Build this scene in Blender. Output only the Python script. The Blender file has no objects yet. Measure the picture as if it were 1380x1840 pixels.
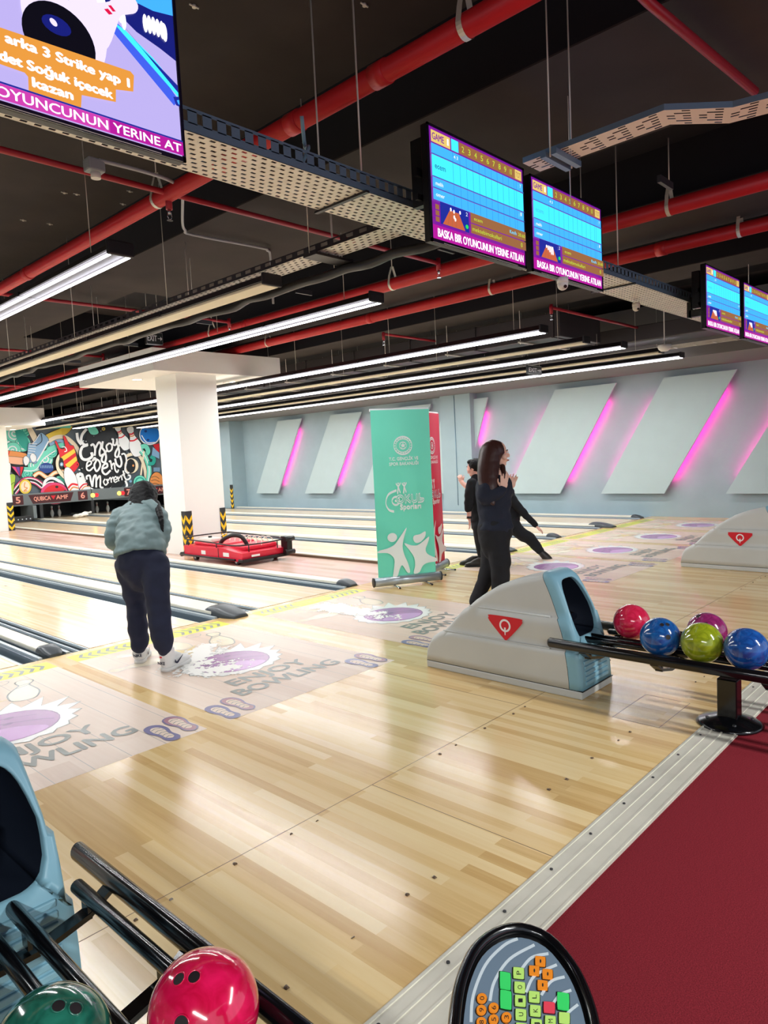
import bpy, bmesh, math, random
import numpy as np
from mathutils import Vector, Matrix
from mathutils.geometry import tessellate_polygon
SC = bpy.context.scene
COL = SC.collection
random.seed(7)
rnd = random.uniform
# ------------------------------------------------------------------ camera
FPX, YAW, PIT, ROL = 1259.06644448, 0.81336567, -0.07942577, -0.04939919
CAM = Vector((-2.51355836, -5.91555494, 1.50980847))
_f = Vector((math.sin(YAW)*math.cos(PIT), math.cos(YAW)*math.cos(PIT), math.sin(PIT)))
_r0 = Vector((math.cos(YAW), -math.sin(YAW), 0)); _u0 = _r0.cross(_f)
_r = _r0*math.cos(ROL)+_u0*math.sin(ROL); _u = -_r0*math.sin(ROL)+_u0*math.cos(ROL)
cd = bpy.data.cameras.new('camera'); cam = bpy.data.objects.new('camera', cd); COL.objects.link(cam)
cam.matrix_world = Matrix(((_r.x, _u.x, -_f.x, CAM.x), (_r.y, _u.y, -_f.y, CAM.y), (_r.z, _u.z, -_f.z, CAM.z), (0, 0, 0, 1)))
cd.sensor_fit = 'VERTICAL'; cd.sensor_height = 36.0; cd.lens = FPX*36.0/1840.0; cd.clip_start = 0.02
SC.camera = cam
# survey helpers: where a sight line meets a known plane of the place
def ray(x, y): return _f+_r*((x-690)/FPX)-_u*((y-920)/FPX)
def onX(x, y, X): d = ray(x, y); return CAM+d*((X-CAM.x)/d.x)
def onY(x, y, Y): d = ray(x, y); return CAM+d*((Y-CAM.y)/d.y)
def onZ(x, y, Z): d = ray(x, y); return CAM+d*((Z-CAM.z)/d.z)
def at(x, y, d): return CAM+ray(x, y)*d
# ------------------------------------------------------------------ view + world
SC.view_settings.view_transform = 'Standard'; SC.view_settings.look = 'None'
SC.view_settings.gamma = 1; SC.view_settings.use_curve_mapping = False
SC.view_settings.exposure = 0.72
W = bpy.data.worlds.new('hall_ambient'); SC.world = W; W.use_nodes = True
W.node_tree.nodes['Background'].inputs[0].default_value = (0.75, 0.85, 1.0, 1)
W.node_tree.nodes['Background'].inputs[1].default_value = 0.52
ROWW = 150.0        # watts of one 17 m row of tube lights
# ------------------------------------------------------------------ materials
def lin(c): return tuple(((v/255)/12.92 if v/255 <= .04045 else ((v/255+.055)/1.055)**2.4) for v in c)
MATS = {}
def mat(name, rgb, rough=.5, metal=0, emit=0, spec=.5, noise=0, nscale=20, stretch=None, coat=0, bump=0, alpha=1):
    if name in MATS: return MATS[name]
    m = bpy.data.materials.new(name); m.use_nodes = True; MATS[name] = m
    nt = m.node_tree; b = nt.nodes['Principled BSDF']; c = lin(rgb)
    b.inputs['Base Color'].default_value = (*c, 1); b.inputs['Roughness'].default_value = rough
    b.inputs['Metallic'].default_value = metal; b.inputs['Specular IOR Level'].default_value = spec
    b.inputs['Coat Weight'].default_value = coat; b.inputs['Coat Roughness'].default_value = .05
    if emit:
        b.inputs['Emission Color'].default_value = (*c, 1); b.inputs['Emission Strength'].default_value = emit
        b.inputs['Base Color'].default_value = (0.01, 0.01, 0.01, 1)
    if alpha < 1: b.inputs['Alpha'].default_value = alpha
    if noise or bump:
        tc = nt.nodes.new('ShaderNodeTexCoord'); mp = nt.nodes.new('ShaderNodeMapping'); n = nt.nodes.new('ShaderNodeTexNoise')
        mp.inputs['Scale'].default_value = stretch or (1, 1, 1)
        n.inputs['Scale'].default_value = nscale; n.inputs['Detail'].default_value = 5
        nt.links.new(tc.outputs['Object'], mp.inputs[0]); nt.links.new(mp.outputs[0], n.inputs[0])
        if noise:
            r = nt.nodes.new('ShaderNodeValToRGB')
            r.color_ramp.elements[0].position = .3; r.color_ramp.elements[1].position = .7
            r.color_ramp.elements[0].color = (*[v*(1-noise) for v in c], 1); r.color_ramp.elements[1].color = (*[min(1, v*(1+noise)) for v in c], 1)
            nt.links.new(n.outputs['Fac'], r.inputs[0]); nt.links.new(r.outputs[0], b.inputs['Base Color'])
        if bump:
            bp = nt.nodes.new('ShaderNodeBump'); bp.inputs['Strength'].default_value = bump; bp.inputs['Distance'].default_value = .01
            nt.links.new(n.outputs['Fac'], bp.inputs['Height']); nt.links.new(bp.outputs[0], b.inputs['Normal'])
    return m
def wood(name, c1, c2, c3, rough=.14, roww=.055, length=1.5, spec=.5):
    m = bpy.data.materials.new(name); m.use_nodes = True; MATS[name] = m
    nt = m.node_tree; b = nt.nodes['Principled BSDF']; L = nt.links.new
    tc = nt.nodes.new('ShaderNodeTexCoord'); sp = nt.nodes.new('ShaderNodeSeparateXYZ'); cb = nt.nodes.new('ShaderNodeCombineXYZ')
    geo = nt.nodes.new('ShaderNodeNewGeometry')
    L(geo.outputs['Position'], sp.inputs[0]); L(sp.outputs[1], cb.inputs[0]); L(sp.outputs[0], cb.inputs[1])
    br = nt.nodes.new('ShaderNodeTexBrick'); br.offset = .37; br.squash = 1
    br.inputs['Color1'].default_value = (0, 0, 0, 1); br.inputs['Color2'].default_value = (1, 1, 1, 1); br.inputs['Mortar'].default_value = (.5, .5, .5, 1)
    br.inputs['Scale'].default_value = 1; br.inputs['Mortar Size'].default_value = 0.0
    br.inputs['Brick Width'].default_value = length; br.inputs['Row Height'].default_value = roww
    L(cb.outputs[0], br.inputs[0])
    n = nt.nodes.new('ShaderNodeTexNoise'); mp = nt.nodes.new('ShaderNodeMapping'); mp.inputs['Scale'].default_value = (1.2, 22, 1)
    L(cb.outputs[0], mp.inputs[0]); L(mp.outputs[0], n.inputs[0]); n.inputs['Scale'].default_value = 1.6; n.inputs['Detail'].default_value = 6
    n.inputs['Distortion'].default_value = .6
    mx = nt.nodes.new('ShaderNodeMix'); mx.data_type = 'RGBA'; mx.inputs[0].default_value = .42
    L(br.outputs[0], mx.inputs[6]); L(n.outputs['Fac'], mx.inputs[7])
    r = nt.nodes.new('ShaderNodeValToRGB'); e = r.color_ramp.elements
    e[0].position = .15; e[0].color = (*lin(c1), 1); e[1].position = .8; e[1].color = (*lin(c3), 1)
    k = e.new(.48); k.color = (*lin(c2), 1)
    L(mx.outputs[2], r.inputs[0]); L(r.outputs[0], b.inputs['Base Color'])
    b.inputs['Roughness'].default_value = rough; b.inputs['Specular IOR Level'].default_value = spec
    return m
M_APP = wood('approach_maple', (204, 164, 102), (229, 195, 136), (240, 214, 162), .19, .055, 1.1, .6)
M_LANE = wood('lane_maple', (232, 200, 158), (240, 214, 176), (246, 226, 196), .16, .027, 3.0, .6)
M_BAY = wood('bay_boards', (196, 160, 140), (216, 182, 164), (230, 202, 188), .22, .12, 2.2)
M_DEC = wood('decal_print_boards', (214, 186, 166), (226, 202, 184), (234, 214, 198), .38, .22, 6.0, .6)
M_CARPET = mat('red_carpet', (128, 36, 46), .95, noise=.35, nscale=260, bump=.5, spec=.1)
M_BLUEWALL = mat('blue_grey_wall_paint', (154, 175, 182), .7, noise=.05, nscale=2)
M_PANEL = mat('pale_grey_panel_paint', (180, 198, 200), .6, noise=.02, nscale=3)
M_CEIL = mat('dark_ceiling_paint', (54, 47, 44), .9, noise=.25, nscale=1.5)
M_BLACK = mat('black_paint_and_shade', (13, 13, 20), .9)  # plain black, also the shade colour of beam sides and recesses
M_SOFF = mat('grey_soffit_paint', (120, 118, 118), .8)
M_WHITE = mat('white_paint', (238, 238, 232), .6)
M_RED = mat('red_pipe_paint', (200, 38, 42), .38, noise=.08, nscale=6)
M_RED2 = mat('dark_red_pipe_paint', (168, 28, 44), .4)
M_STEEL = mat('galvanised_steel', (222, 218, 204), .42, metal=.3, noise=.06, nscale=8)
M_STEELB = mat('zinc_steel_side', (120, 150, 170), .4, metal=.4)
M_DKSTEEL = mat('dark_steel', (60, 60, 62), .4, metal=.6)
M_BLK = mat('black_plastic', (16, 16, 18), .35)
M_BLKM = mat('black_gloss_steel', (14, 15, 18), .16, metal=.3, spec=.8)
M_CHR = mat('chrome', (200, 205, 210), .12, metal=1)
M_GUT = mat('gutter_grey', (104, 118, 128), .3, metal=.3)
M_RIBL = mat('gutter_light_ridge', (196, 206, 212), .3, metal=.3)
M_CREAM = mat('cream_capping', (226, 222, 206), .35)
M_HOOD = mat('charcoal_hood', (62, 68, 74), .35)
M_TUBE = mat('led_tube_light', (246, 244, 255), .5, emit=7)
M_LAMP = mat('downlight_glow', (255, 240, 214), .5, emit=6)
M_GREY = mat('return_grey_plastic', (200, 202, 198), .42, noise=.04, nscale=3)
M_TEAL = mat('return_screenlit_plastic', (134, 182, 200), .4, noise=.05, nscale=4)  # front plastic coloured with the blue light of the screens
M_DARKIN = mat('return_inner_dark', (24, 30, 42), .35)
M_LOGO = mat('logo_red', (214, 24, 44), .4)
M_WHT = mat('print_white', (244, 244, 246), .5)
# ------------------------------------------------------------------ mesh builder
class MB:
    def __init__(s): s.v = []; s.f = []; s.m = []; s.sm = []; s.mats = []
    def mi(s, m):
        if m not in s.mats: s.mats.append(m)
        return s.mats.index(m)
    def add(s, vs, fs, m, smooth=False):
        o = len(s.v); k = s.mi(m); s.v += [Vector(v) for v in vs]
        for f in fs: s.f.append([o+i for i in f]); s.m.append(k); s.sm.append(smooth)
        return s
    def box(s, a, b, m, bev=0, mtx=None):
        (x0, y0, z0), (x1, y1, z1) = a, b
        x0, x1 = sorted((x0, x1)); y0, y1 = sorted((y0, y1)); z0, z1 = sorted((z0, z1))
        bm = bmesh.new(); bmesh.ops.create_cube(bm, size=1)
        for v in bm.verts: v.co = Vector(((x0+x1)/2+v.co.x*(x1-x0), (y0+y1)/2+v.co.y*(y1-y0), (z0+z1)/2+v.co.z*(z1-z0)))
        if bev: bmesh.ops.bevel(bm, geom=bm.edges[:]+bm.verts[:], offset=min(bev, .45*min(x1-x0, y1-y0, z1-z0)), segments=2, affect='EDGES', profile=.5)
        bm.verts.index_update(); vs = [v.co.copy() for v in bm.verts]
        if mtx: vs = [mtx @ v for v in vs]
        s.add(vs, [[v.index for v in f.verts] for f in bm.faces], m); bm.free(); return s
    def tube(s, pts, r, m, n=12, caps=True, rb=None, side=None):
        # circular (or elliptical when rb and side are given) section along a path; r may be a list
        pts = [Vector(p) for p in pts]; N = len(pts); R = r if isinstance(r, (list, tuple)) else [r]*N
        RB = R if rb is None else (rb if isinstance(rb, (list, tuple)) else [rb]*N)
        vs = []; prev = None
        for i, p in enumerate(pts):
            t = (pts[min(i+1, N-1)]-pts[max(i-1, 0)]).normalized()
            if side is not None: a = Vector(side)
            elif prev is None: a = Vector((0, 0, 1)) if abs(t.z) < .9 else Vector((1, 0, 0))
            else: a = prev
            a = (a-t*a.dot(t)).normalized(); prev = a; b = t.cross(a)
            for k in range(n):
                w = 2*math.pi*k/n; vs.append(p+a*R[i]*math.cos(w)+b*RB[i]*math.sin(w))
        fs = [[i*n+k, i*n+(k+1) % n, (i+1)*n+(k+1) % n, (i+1)*n+k] for i in range(N-1) for k in range(n)]
        s.add(vs, fs, m, True)
        if caps: s.add(vs[:n], [list(range(n))[::-1]], m); s.add(vs[-n:], [list(range(n))], m)
        return s
    def cyl(s, a, b, r, m, n=20, r2=None): return s.tube([a, b], [r, r if r2 is None else r2], m, n)
    def ball(s, c, r, m, n=24, sc=(1, 1, 1), rot=None):
        vs = []; h = n//2; c = Vector(c)
        for i in range(h+1):
            th = math.pi*i/h
            for k in range(n):
                ph = 2*math.pi*k/n; v = Vector((math.sin(th)*math.cos(ph)*sc[0], math.sin(th)*math.sin(ph)*sc[1], math.cos(th)*sc[2]))*r
                vs.append(c+(rot @ v if rot else v))
        s.add(vs, [[i*n+k, (i+1)*n+k, (i+1)*n+(k+1) % n, i*n+(k+1) % n] for i in range(h) for k in range(n)], m, True); return s
    def lathe(s, prof, c, m, n=24):
        c = Vector(c); vs = [c+Vector((r*math.cos(2*math.pi*k/n), r*math.sin(2*math.pi*k/n), z)) for r, z in prof for k in range(n)]
        s.add(vs, [[i*n+k, i*n+(k+1) % n, (i+1)*n+(k+1) % n, (i+1)*n+k] for i in range(len(prof)-1) for k in range(n)], m, True); return s
    def prism(s, pts, ex, m, smooth=False):
        # closed 3D outline pushed along ex
        pts = [Vector(p) for p in pts]; n = len(pts); ex = Vector(ex); T = tessellate_polygon([pts])
        s.add(pts, T, m); s.add([p+ex for p in pts], T, m)
        s.add(pts+[p+ex for p in pts], [[i, (i+1) % n, n+(i+1) % n, n+i] for i in range(n)], m, smooth); return s
    def build(s, name, parent=None, origin=None):
        me = bpy.data.meshes.new(name)
        if parent is not None: o0 = ORG[parent]
        elif origin is not None: o0 = Vector(origin)
        else:
            xs = [v.x for v in s.v]; ys = [v.y for v in s.v]; zs = [v.z for v in s.v]
            o0 = Vector(((min(xs)+max(xs))/2, (min(ys)+max(ys))/2, min(zs)))
        me.from_pydata([v-o0 for v in s.v], [], s.f)
        for m in s.mats: me.materials.append(m)
        me.polygons.foreach_set('material_index', s.m); me.polygons.foreach_set('use_smooth', s.sm)
        bm = bmesh.new(); bm.from_mesh(me); bmesh.ops.remove_doubles(bm, verts=bm.verts, dist=1e-5)
        bmesh.ops.recalc_face_normals(bm, faces=bm.faces); bm.to_mesh(me); bm.free(); me.update()
        o = bpy.data.objects.new(name, me); COL.objects.link(o); ORG[o] = o0
        if parent is not None: o.parent = parent
        else: o.location = o0
        return o
class Flat(MB):
    # printed art in a plane: O + x*X + y*Y, each layer lifted along N
    def __init__(s, O, X, Y, N, step=.0006): super().__init__(); s.O, s.X, s.Y, s.N = Vector(O), Vector(X), Vector(Y), Vector(N); s.step = step; s.k = 0; s.fn = None
    def P(s, p):
        q = s.fn(p[0], p[1]) if s.fn else s.O+s.X*p[0]+s.Y*p[1]
        return q+s.N*(s.k*s.step)
    def poly(s, pts, m, up=True):
        if up: s.k += 1
        P = [s.P(p) for p in pts]; s.add(P, tessellate_polygon([[Vector((p[0], p[1], 0)) for p in pts]]), m); return s
    def rect(s, x0, y0, x1, y1, m): return s.poly([(x0, y0), (x1, y0), (x1, y1), (x0, y1)], m)
    def ell(s, cx, cy, rx, ry, m, rot=0, n=32):
        c, d = math.cos(rot), math.sin(rot)
        return s.poly([(cx+rx*math.cos(t)*c-ry*math.sin(t)*d, cy+rx*math.cos(t)*d+ry*math.sin(t)*c) for t in [2*math.pi*i/n for i in range(n)]], m)
    def stroke(s, pts, w, m, closed=False, smooth=True, taper=False, up=True):
        if up: s.k += 1
        P = spline(pts, closed, 6) if smooth else list(pts)
        n = len(P); L = []; R = []
        for i, p in enumerate(P):
            a = P[(i-1) % n] if closed else P[max(i-1, 0)]; b = P[(i+1) % n] if closed else P[min(i+1, n-1)]
            dx, dy = b[0]-a[0], b[1]-a[1]; l = math.hypot(dx, dy) or 1; ww = w/2
            if taper: ww *= math.sin(math.pi*(i+.6)/(n+.2))**.5
            L.append((p[0]-dy/l*ww, p[1]+dx/l*ww)); R.append((p[0]+dy/l*ww, p[1]-dx/l*ww))
        vs = [s.P(p) for p in L]+[s.P(p) for p in R]; e = n if closed else n-1
        s.add(vs, [[i, (i+1) % n, n+(i+1) % n, n+i] for i in range(e)], m); return s
    def ring(s, cx, cy, rx, ry, w, m): return s.stroke([(cx+rx*math.cos(t), cy+ry*math.sin(t)) for t in [2*math.pi*i/28 for i in range(28)]], w, m, True, False)
    def spiral(s, cx, cy, r, w, m, turns=2):
        return s.stroke([(cx+r*(1-i/40)*math.cos(i/40*turns*6.28), cy+r*(1-i/40)*math.sin(i/40*turns*6.28)) for i in range(36)], w, m, False, False)
    def text(s, t, x, y, h, m, w=None, align='L', bold=0, rot=0):
        # cap height h; w squeezes the line to that width
        s.k += 1; V, F, wd = glyphs(t); sx = h if w is None else w/wd; ox = {'L': 0, 'C': -wd/2, 'R': -wd}[align]; c, d = math.cos(rot), math.sin(rot)
        for q in ([(0, 0)] if not bold else [(-bold, 0), (bold, 0), (0, bold), (0, -bold)]):
            s.add([s.P((x+((vx+ox)*sx+q[0])*c-(vy*h+q[1])*d, y+((vx+ox)*sx+q[0])*d+(vy*h+q[1])*c)) for vx, vy in V], F, m); s.k += .25
        return s
    def build(s, name, parent=None, origin=None):
        return super().build(name, parent, origin)
GL = {}
def glyphs(t):
    if t not in GL:
        cu = bpy.data.curves.new('lettering', 'FONT'); cu.body = t; cu.size = 1; cu.resolution_u = 3
        o = bpy.data.objects.new('lettering', cu); COL.objects.link(o)
        me = bpy.data.meshes.new_from_object(o.evaluated_get(bpy.context.evaluated_depsgraph_get()))
        V = [(v.co.x/.7, v.co.y/.7) for v in me.vertices]; F = [list(p.vertices) for p in me.polygons]
        x0 = min(v[0] for v in V); V = [(a-x0, b) for a, b in V]; GL[t] = (V, F, max(v[0] for v in V))
        bpy.data.objects.remove(o); bpy.data.curves.remove(cu); bpy.data.meshes.remove(me)
    return GL[t]
def spline(P, closed=False, k=6):
    n = len(P); out = []; D = len(P[0])
    for i in range(n if closed else n-1):
        p = [P[j % n] if closed else P[max(0, min(n-1, j))] for j in (i-1, i, i+1, i+2)]
        for q in range(k):
            t = q/k; out.append(tuple(.5*((2*p[1][c])+(-p[0][c]+p[2][c])*t+(2*p[0][c]-5*p[1][c]+4*p[2][c]-p[3][c])*t*t+(-p[0][c]+3*p[1][c]-3*p[2][c]+p[3][c])*t**3) for c in range(D)))
    if not closed: out.append(tuple(P[-1]))
    return out
ORG = {}
def tag(o, label, cat, group=None, kind=None):
    o['label'] = label; o['category'] = cat
    if group: o['group'] = group
    if kind: o['kind'] = kind
    return o
def struct(o): o['kind'] = 'structure'; return o
def thing(name, loc, label, cat, group=None):
    o = bpy.data.objects.new(name, None); COL.objects.link(o); o.location = loc; ORG[o] = Vector(loc); o.empty_display_size = .1
    return tag(o, label, cat, group)
def dup(o, parent=None, delta=None, label=None):
    c = o.copy(); COL.objects.link(c); ORG[c] = ORG[o]
    if parent is not None: c.parent = parent
    if delta is not None: c.location = Vector(o.location)+Vector(delta)
    if label: c['label'] = label
    for ch in list(o.children): dup(ch, c)
    return c
XA, YA, ZA = Vector((1, 0, 0)), Vector((0, 1, 0)), Vector((0, 0, 1))
# ------------------------------------------------------------------ floors
YL = 19.4; XW = 11.75
b = MB(); b.box((-9, -4.62, -.1), (XW, -.02, 0), M_APP); struct(b.build('floor'))
b = MB(); b.box((3.24, -.02, -.1), (4.52, YL, 0), M_BAY); struct(b.build('floor'))
b = MB(); b.box((-9, -11, -.1), (XW, -4.80, -.004), M_CARPET); struct(b.build('floor'))
b = MB(); b.box((-9, -.02, -.25), (XW, YL+2, -.12), M_BLACK); struct(b.build('floor'))
b = MB(); b.box((11.42, -.02, -.1), (XW, YL, 0), M_BLUEWALL); struct(b.build('floor'))
b = MB(); b.box((-9, -4.80, -.1), (XW, -4.62, .004), M_STEEL)
for y in (-4.79, -4.73, -4.68, -4.63): b.box((-9, y-.004, 0), (XW, y+.004, .008), M_STEEL)
for x in np.arange(-8.8, 11.5, .3): b.cyl((x, -4.655, .003), (x, -4.655, .0075), .006, M_DKSTEEL, 8)
struct(b.build('trim_1'))
# marker dots and panel joints let into the approach
M_DOT = mat('marker_brown', (96, 74, 54), .4); M_SEAM = mat('joint_line', (120, 92, 66), .5)
b = MB()
for c in (-2.8, -1.1, .53, 2.32, 5.39, 7.19, 8.78, 10.55):
    for y in (-4.35, -3.72):
        for k in (-3, -2, 0, 2, 3):
            b.cyl((c+k*.135, y+rnd(-.015, .015), -.002), (c+k*.135, y, .0006), .007, M_DOT, 12)
for y in (-3.68,): b.box((-4, y-.0015, -.002), (XW, y+.0015, .0005), M_SEAM)
for x, y0, y1 in ((-.32, -4.62, -3.68), (.94, -3.68, -2.5), (1.08, -4.45, -4.19), (1.53, -4.45, -4.19)): b.box((x-.0015, y0, -.002), (x+.0015, y1, .0005), M_SEAM)
b.box((1.08, -4.1915, -.002), (1.53, -4.1885, .0005), M_SEAM); b.box((1.08, -4.4515, -.002), (1.53, -4.4485, .0005), M_SEAM)
tag(b.build('marker_dots'), 'small brown marker dots and fine joint lines across the glossy approach floor', 'floor markings')
# ------------------------------------------------------------------ walls and ceiling
struct(MB().box((XW, -11, -.1), (XW+.2, YL+2, 4.3), M_BLUEWALL).build('wall_right'))
struct(MB().box((-9, YL+1.5, -.1), (XW, YL+1.7, 4.3), M_BLACK).build('wall_back'))
struct(MB().box((-9.2, -11, -.1), (-9, YL+2, 4.3), M_BLUEWALL).build('wall_left'))
b = MB(); b.box((-9, -11, 4.1), (XW, YL+2, 4.3), M_CEIL)
b.box((1.74, -11, 4.07), (3.85, 4.68, 4.12), M_BLACK); b.box((5.05, -11, 4.07), (6.3, YL, 4.12), M_BLACK); b.box((7.0, -11, 4.07), (9.6, YL, 4.12), M_BLACK)  # flat black strips stand in for the shade of deeper recesses
struct(b.build('ceiling'))
def beam(x0, x1, y0, y1, z, n):
    b = MB(); b.box((x0, y0, z), (x1, y1, z+.01), M_CEIL); b.box((x0, y0, z+.01), (x1, y1, 4.1), M_BLACK); struct(b.build('trim_%d' % n))  # beam sides coloured black as unlit faces
beam(1.05, 2.4, -11, 2.0, 3.6, 2); beam(1.05, 1.74, 2.0, YL, 3.601, 10); beam(3.85, 5.05, -11, YL, 3.62, 3); beam(6.3, 7.0, -11, YL, 3.6, 4); beam(1.74, 3.85, 5.6, 8.2, 3.61, 5); beam(1.74, 3.85, 12, YL, 3.61, 6)
b = MB(); b.box((9.85, -11, 2.93), (XW, YL, 3.9), M_SOFF); struct(b.build('trim_7'))
# shallow pilasters on the blue wall
b = MB(); b.box((11.45, 4.25, 0), (XW, 5.18, 2.93), M_BLUEWALL, .004); b.cyl((11.44, 4.72, .2), (11.44, 4.72, 2.9), .008, M_STEELB, 8); struct(b.build('trim_8'))
b = MB(); b.box((11.2, 14.0, 0), (XW, 17.6, 2.93), M_BLUEWALL, .004); struct(b.build('trim_9'))
# ------------------------------------------------------------------ lanes
def lane(x0, x1, gl, gr, label):
    t = thing('bowling_lane', ((x0+x1)/2, 9.5, 0), label, 'bowling lane', 'bowling lanes side by side')
    b = MB(); b.box((x0, 0, -.09), (x1, 19.25, 0), M_LANE); cx = (x0+x1)/2
    for k in range(-3, 4):
        y = 4.9-abs(k)*.28; x = cx+k*.135
        b.add([(x, y+.13, .0006), (x-.016, y, .0006), (x+.016, y, .0006)], [[0, 1, 2]], M_DOT)
    for k in (-4, -3, -2, 2, 3, 4): b.cyl((cx+k*.11, 2.2, -.002), (cx+k*.11, 2.2, .0006), .009, M_DOT, 10)
    b.build('lane_bed', t)
    for (a, c, s) in ((x0-gl, x0, 1), (x1, x1+gr, -1)):
        g = MB(); w = c-a; prof = []
        for i in range(9):
            q = i/8; prof.append((a+.004+q*(w-.008), -.035-.055*math.sin(math.pi*q)))
        vs = [(x, .0, z) for x, z in prof]+[(x, 19.25, z) for x, z in prof]
        g.add(vs, [[i, i+1, 10+i, 9+i] for i in range(8)], M_GUT, True)
        inner = c if s == 1 else a
        for q, h in ((.012, -.004), (.05, -.03), (.085, -.05)):
            xx = inner-s*q; g.box((xx-.008, 0, h-.02), (xx+.008, 19.25, h), M_RIBL)
        outer = a if s == 1 else c
        g.box((outer, 0, -.09), (outer+s*.03, 19.25, .012), M_RIBL); g.box((outer+s*.03, 0, -.09), (outer+s*.052, 19.25, -.005), M_GUT)
        g.build('gutter', t)
    return t
LN = [(-3.35, -2.33, .2, .2, 'lane beyond the left edge, left of the long grey lane divider'), (-1.62, -.58, .18, .19, 'nearest lane in the lower left corner of the view'),
      (0, 1.054, .2, .22, 'lane in front of the bending woman in the grey jacket'), (1.79, 2.844, .21, .2, 'lane running beside the red lane machine on its near side'),
      (4.87, 5.92, .18, .22, 'lane just behind the white pillar and the red lane machine'), (6.68, 7.7, .21, .2, 'second lane behind the white pillar'),
      (8.27, 9.29, .19, .21, 'third lane behind the white pillar, second from the blue wall'), (10.03, 11.08, .21, .17, 'last lane right beside the blue grey wall')]
for a in LN: lane(*a)
def divider(cx, hw, wide, label, ledge=False):
    t = thing('lane_divider', (cx, 9.5, 0), label, 'lane divider')
    b = MB(); b.box((cx-hw, .12, -.1), (cx+hw, 19.25, .05), M_CREAM, .012)
    if ledge: b.box((cx-hw-.02, .12, 0), (cx-hw, 19.25, .035), M_DOT)
    b.build('cap_rail', t)
    b = MB()
    for s in (-1, 1): b.box((cx+s*(hw+.002), .12, -.09), (cx+s*(hw+.012), 19.25, .02), M_GUT)
    b.build('bumper_rail', t)
    b = MB(); L0, L1, H = (-.2, .26, .09) if wide else (-.02, .2, .075)
    w = hw+(.0 if wide else .012); secs = []; n = 12; N = 14
    for i in range(n+1):
        q = i/n; y = L0+(L1-L0)*q; h = H*(.28+.72*math.sin(math.pi*min(.5, q*.62+.0)))*(1 if q < .9 else 1-.25*(q-.9)/.1)
        for k in range(N+1):
            a = math.pi*k/N; ca, sa = math.cos(a), math.sin(a)
            wq = w*min(1, .62+q*1.3); secs.append((cx-wq*(abs(ca)**.5)*(1 if ca > 0 else -1), y, max(.001, h*(abs(sa)**.55))))
    b.add(secs, [[i*(N+1)+k, i*(N+1)+k+1, (i+1)*(N+1)+k+1, (i+1)*(N+1)+k] for i in range(n) for k in range(N)], M_HOOD, True)
    b.add(secs[:N+1], [list(range(N+1))], M_HOOD); b.add(secs[-N-1:], [list(range(N+1))], M_HOOD)
    if not ledge: b.build('end_hood', t)
divider(-1.96, .13, 1, 'wide lane divider at the lower left, mostly out of view')
divider(-.29, .07, 0, 'narrow cream divider with dark end at far left foul line')
divider(1.42, .13, 1, 'wide divider with charcoal hood right of the bending woman')
divider(3.15, .075, 0, 'cream divider along the floor bay with the red machine, near side')
divider(4.6, .06, 0, 'cream divider with brown ledge behind the red machine', True)
divider(6.31, .13, 1, 'wide lane divider behind the people by the banners')
divider(7.99, .065, 0, 'narrow divider ending just right of the bowler\'s hand')
divider(9.66, .13, 1, 'wide divider with dark hood, second from the blue wall')
divider(11.34, .065, 0, 'narrow divider running along the foot of the blue wall')
# ------------------------------------------------------------------ approach decals
M_YEL = mat('decal_yellow', (224, 226, 60), .3); M_INK = mat('decal_grey_ink', (128, 132, 128), .3); M_INKL = mat('decal_light_ink', (178, 168, 160), .3)
M_PUR = mat('decal_purple', (172, 124, 178), .25); M_PUR2 = mat('decal_lilac', (204, 158, 214), .25); M_PURD = mat('decal_dark_purple', (138, 104, 148), .25)
M_SPL = mat('decal_white', (240, 240, 238), .25); M_PINC = mat('decal_pin_cream', (240, 226, 200), .25); M_SOLE = mat('decal_sole_blue', (122, 118, 160), .3); M_SOLR = mat('decal_sole_red', (176, 128, 140), .3)
def pin2d(F, cx, cy, s, rot, fill, ink, w=.008):
    o = [(.0, .5), (.09, .48), (.12, .4), (.09, .3), (.07, .22), (.12, .08), (.19, -.12), (.19, -.3), (.12, -.5), (-.12, -.5), (-.19, -.3), (-.19, -.12), (-.12, .08), (-.07, .22), (-.09, .3), (-.12, .4), (-.09, .48)]
    c, d = math.cos(rot), math.sin(rot); P = [(cx+s*(x*c-y*d), cy+s*(x*d+y*c)) for x, y in o]
    Q = spline(P, True, 3); F.poly(Q, fill); F.stroke(Q, w, ink, True, False)
    F.stroke([P[3], P[13]], w, ink, False, False); F.stroke([P[4], P[12]], w, ink, False, False)
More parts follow.
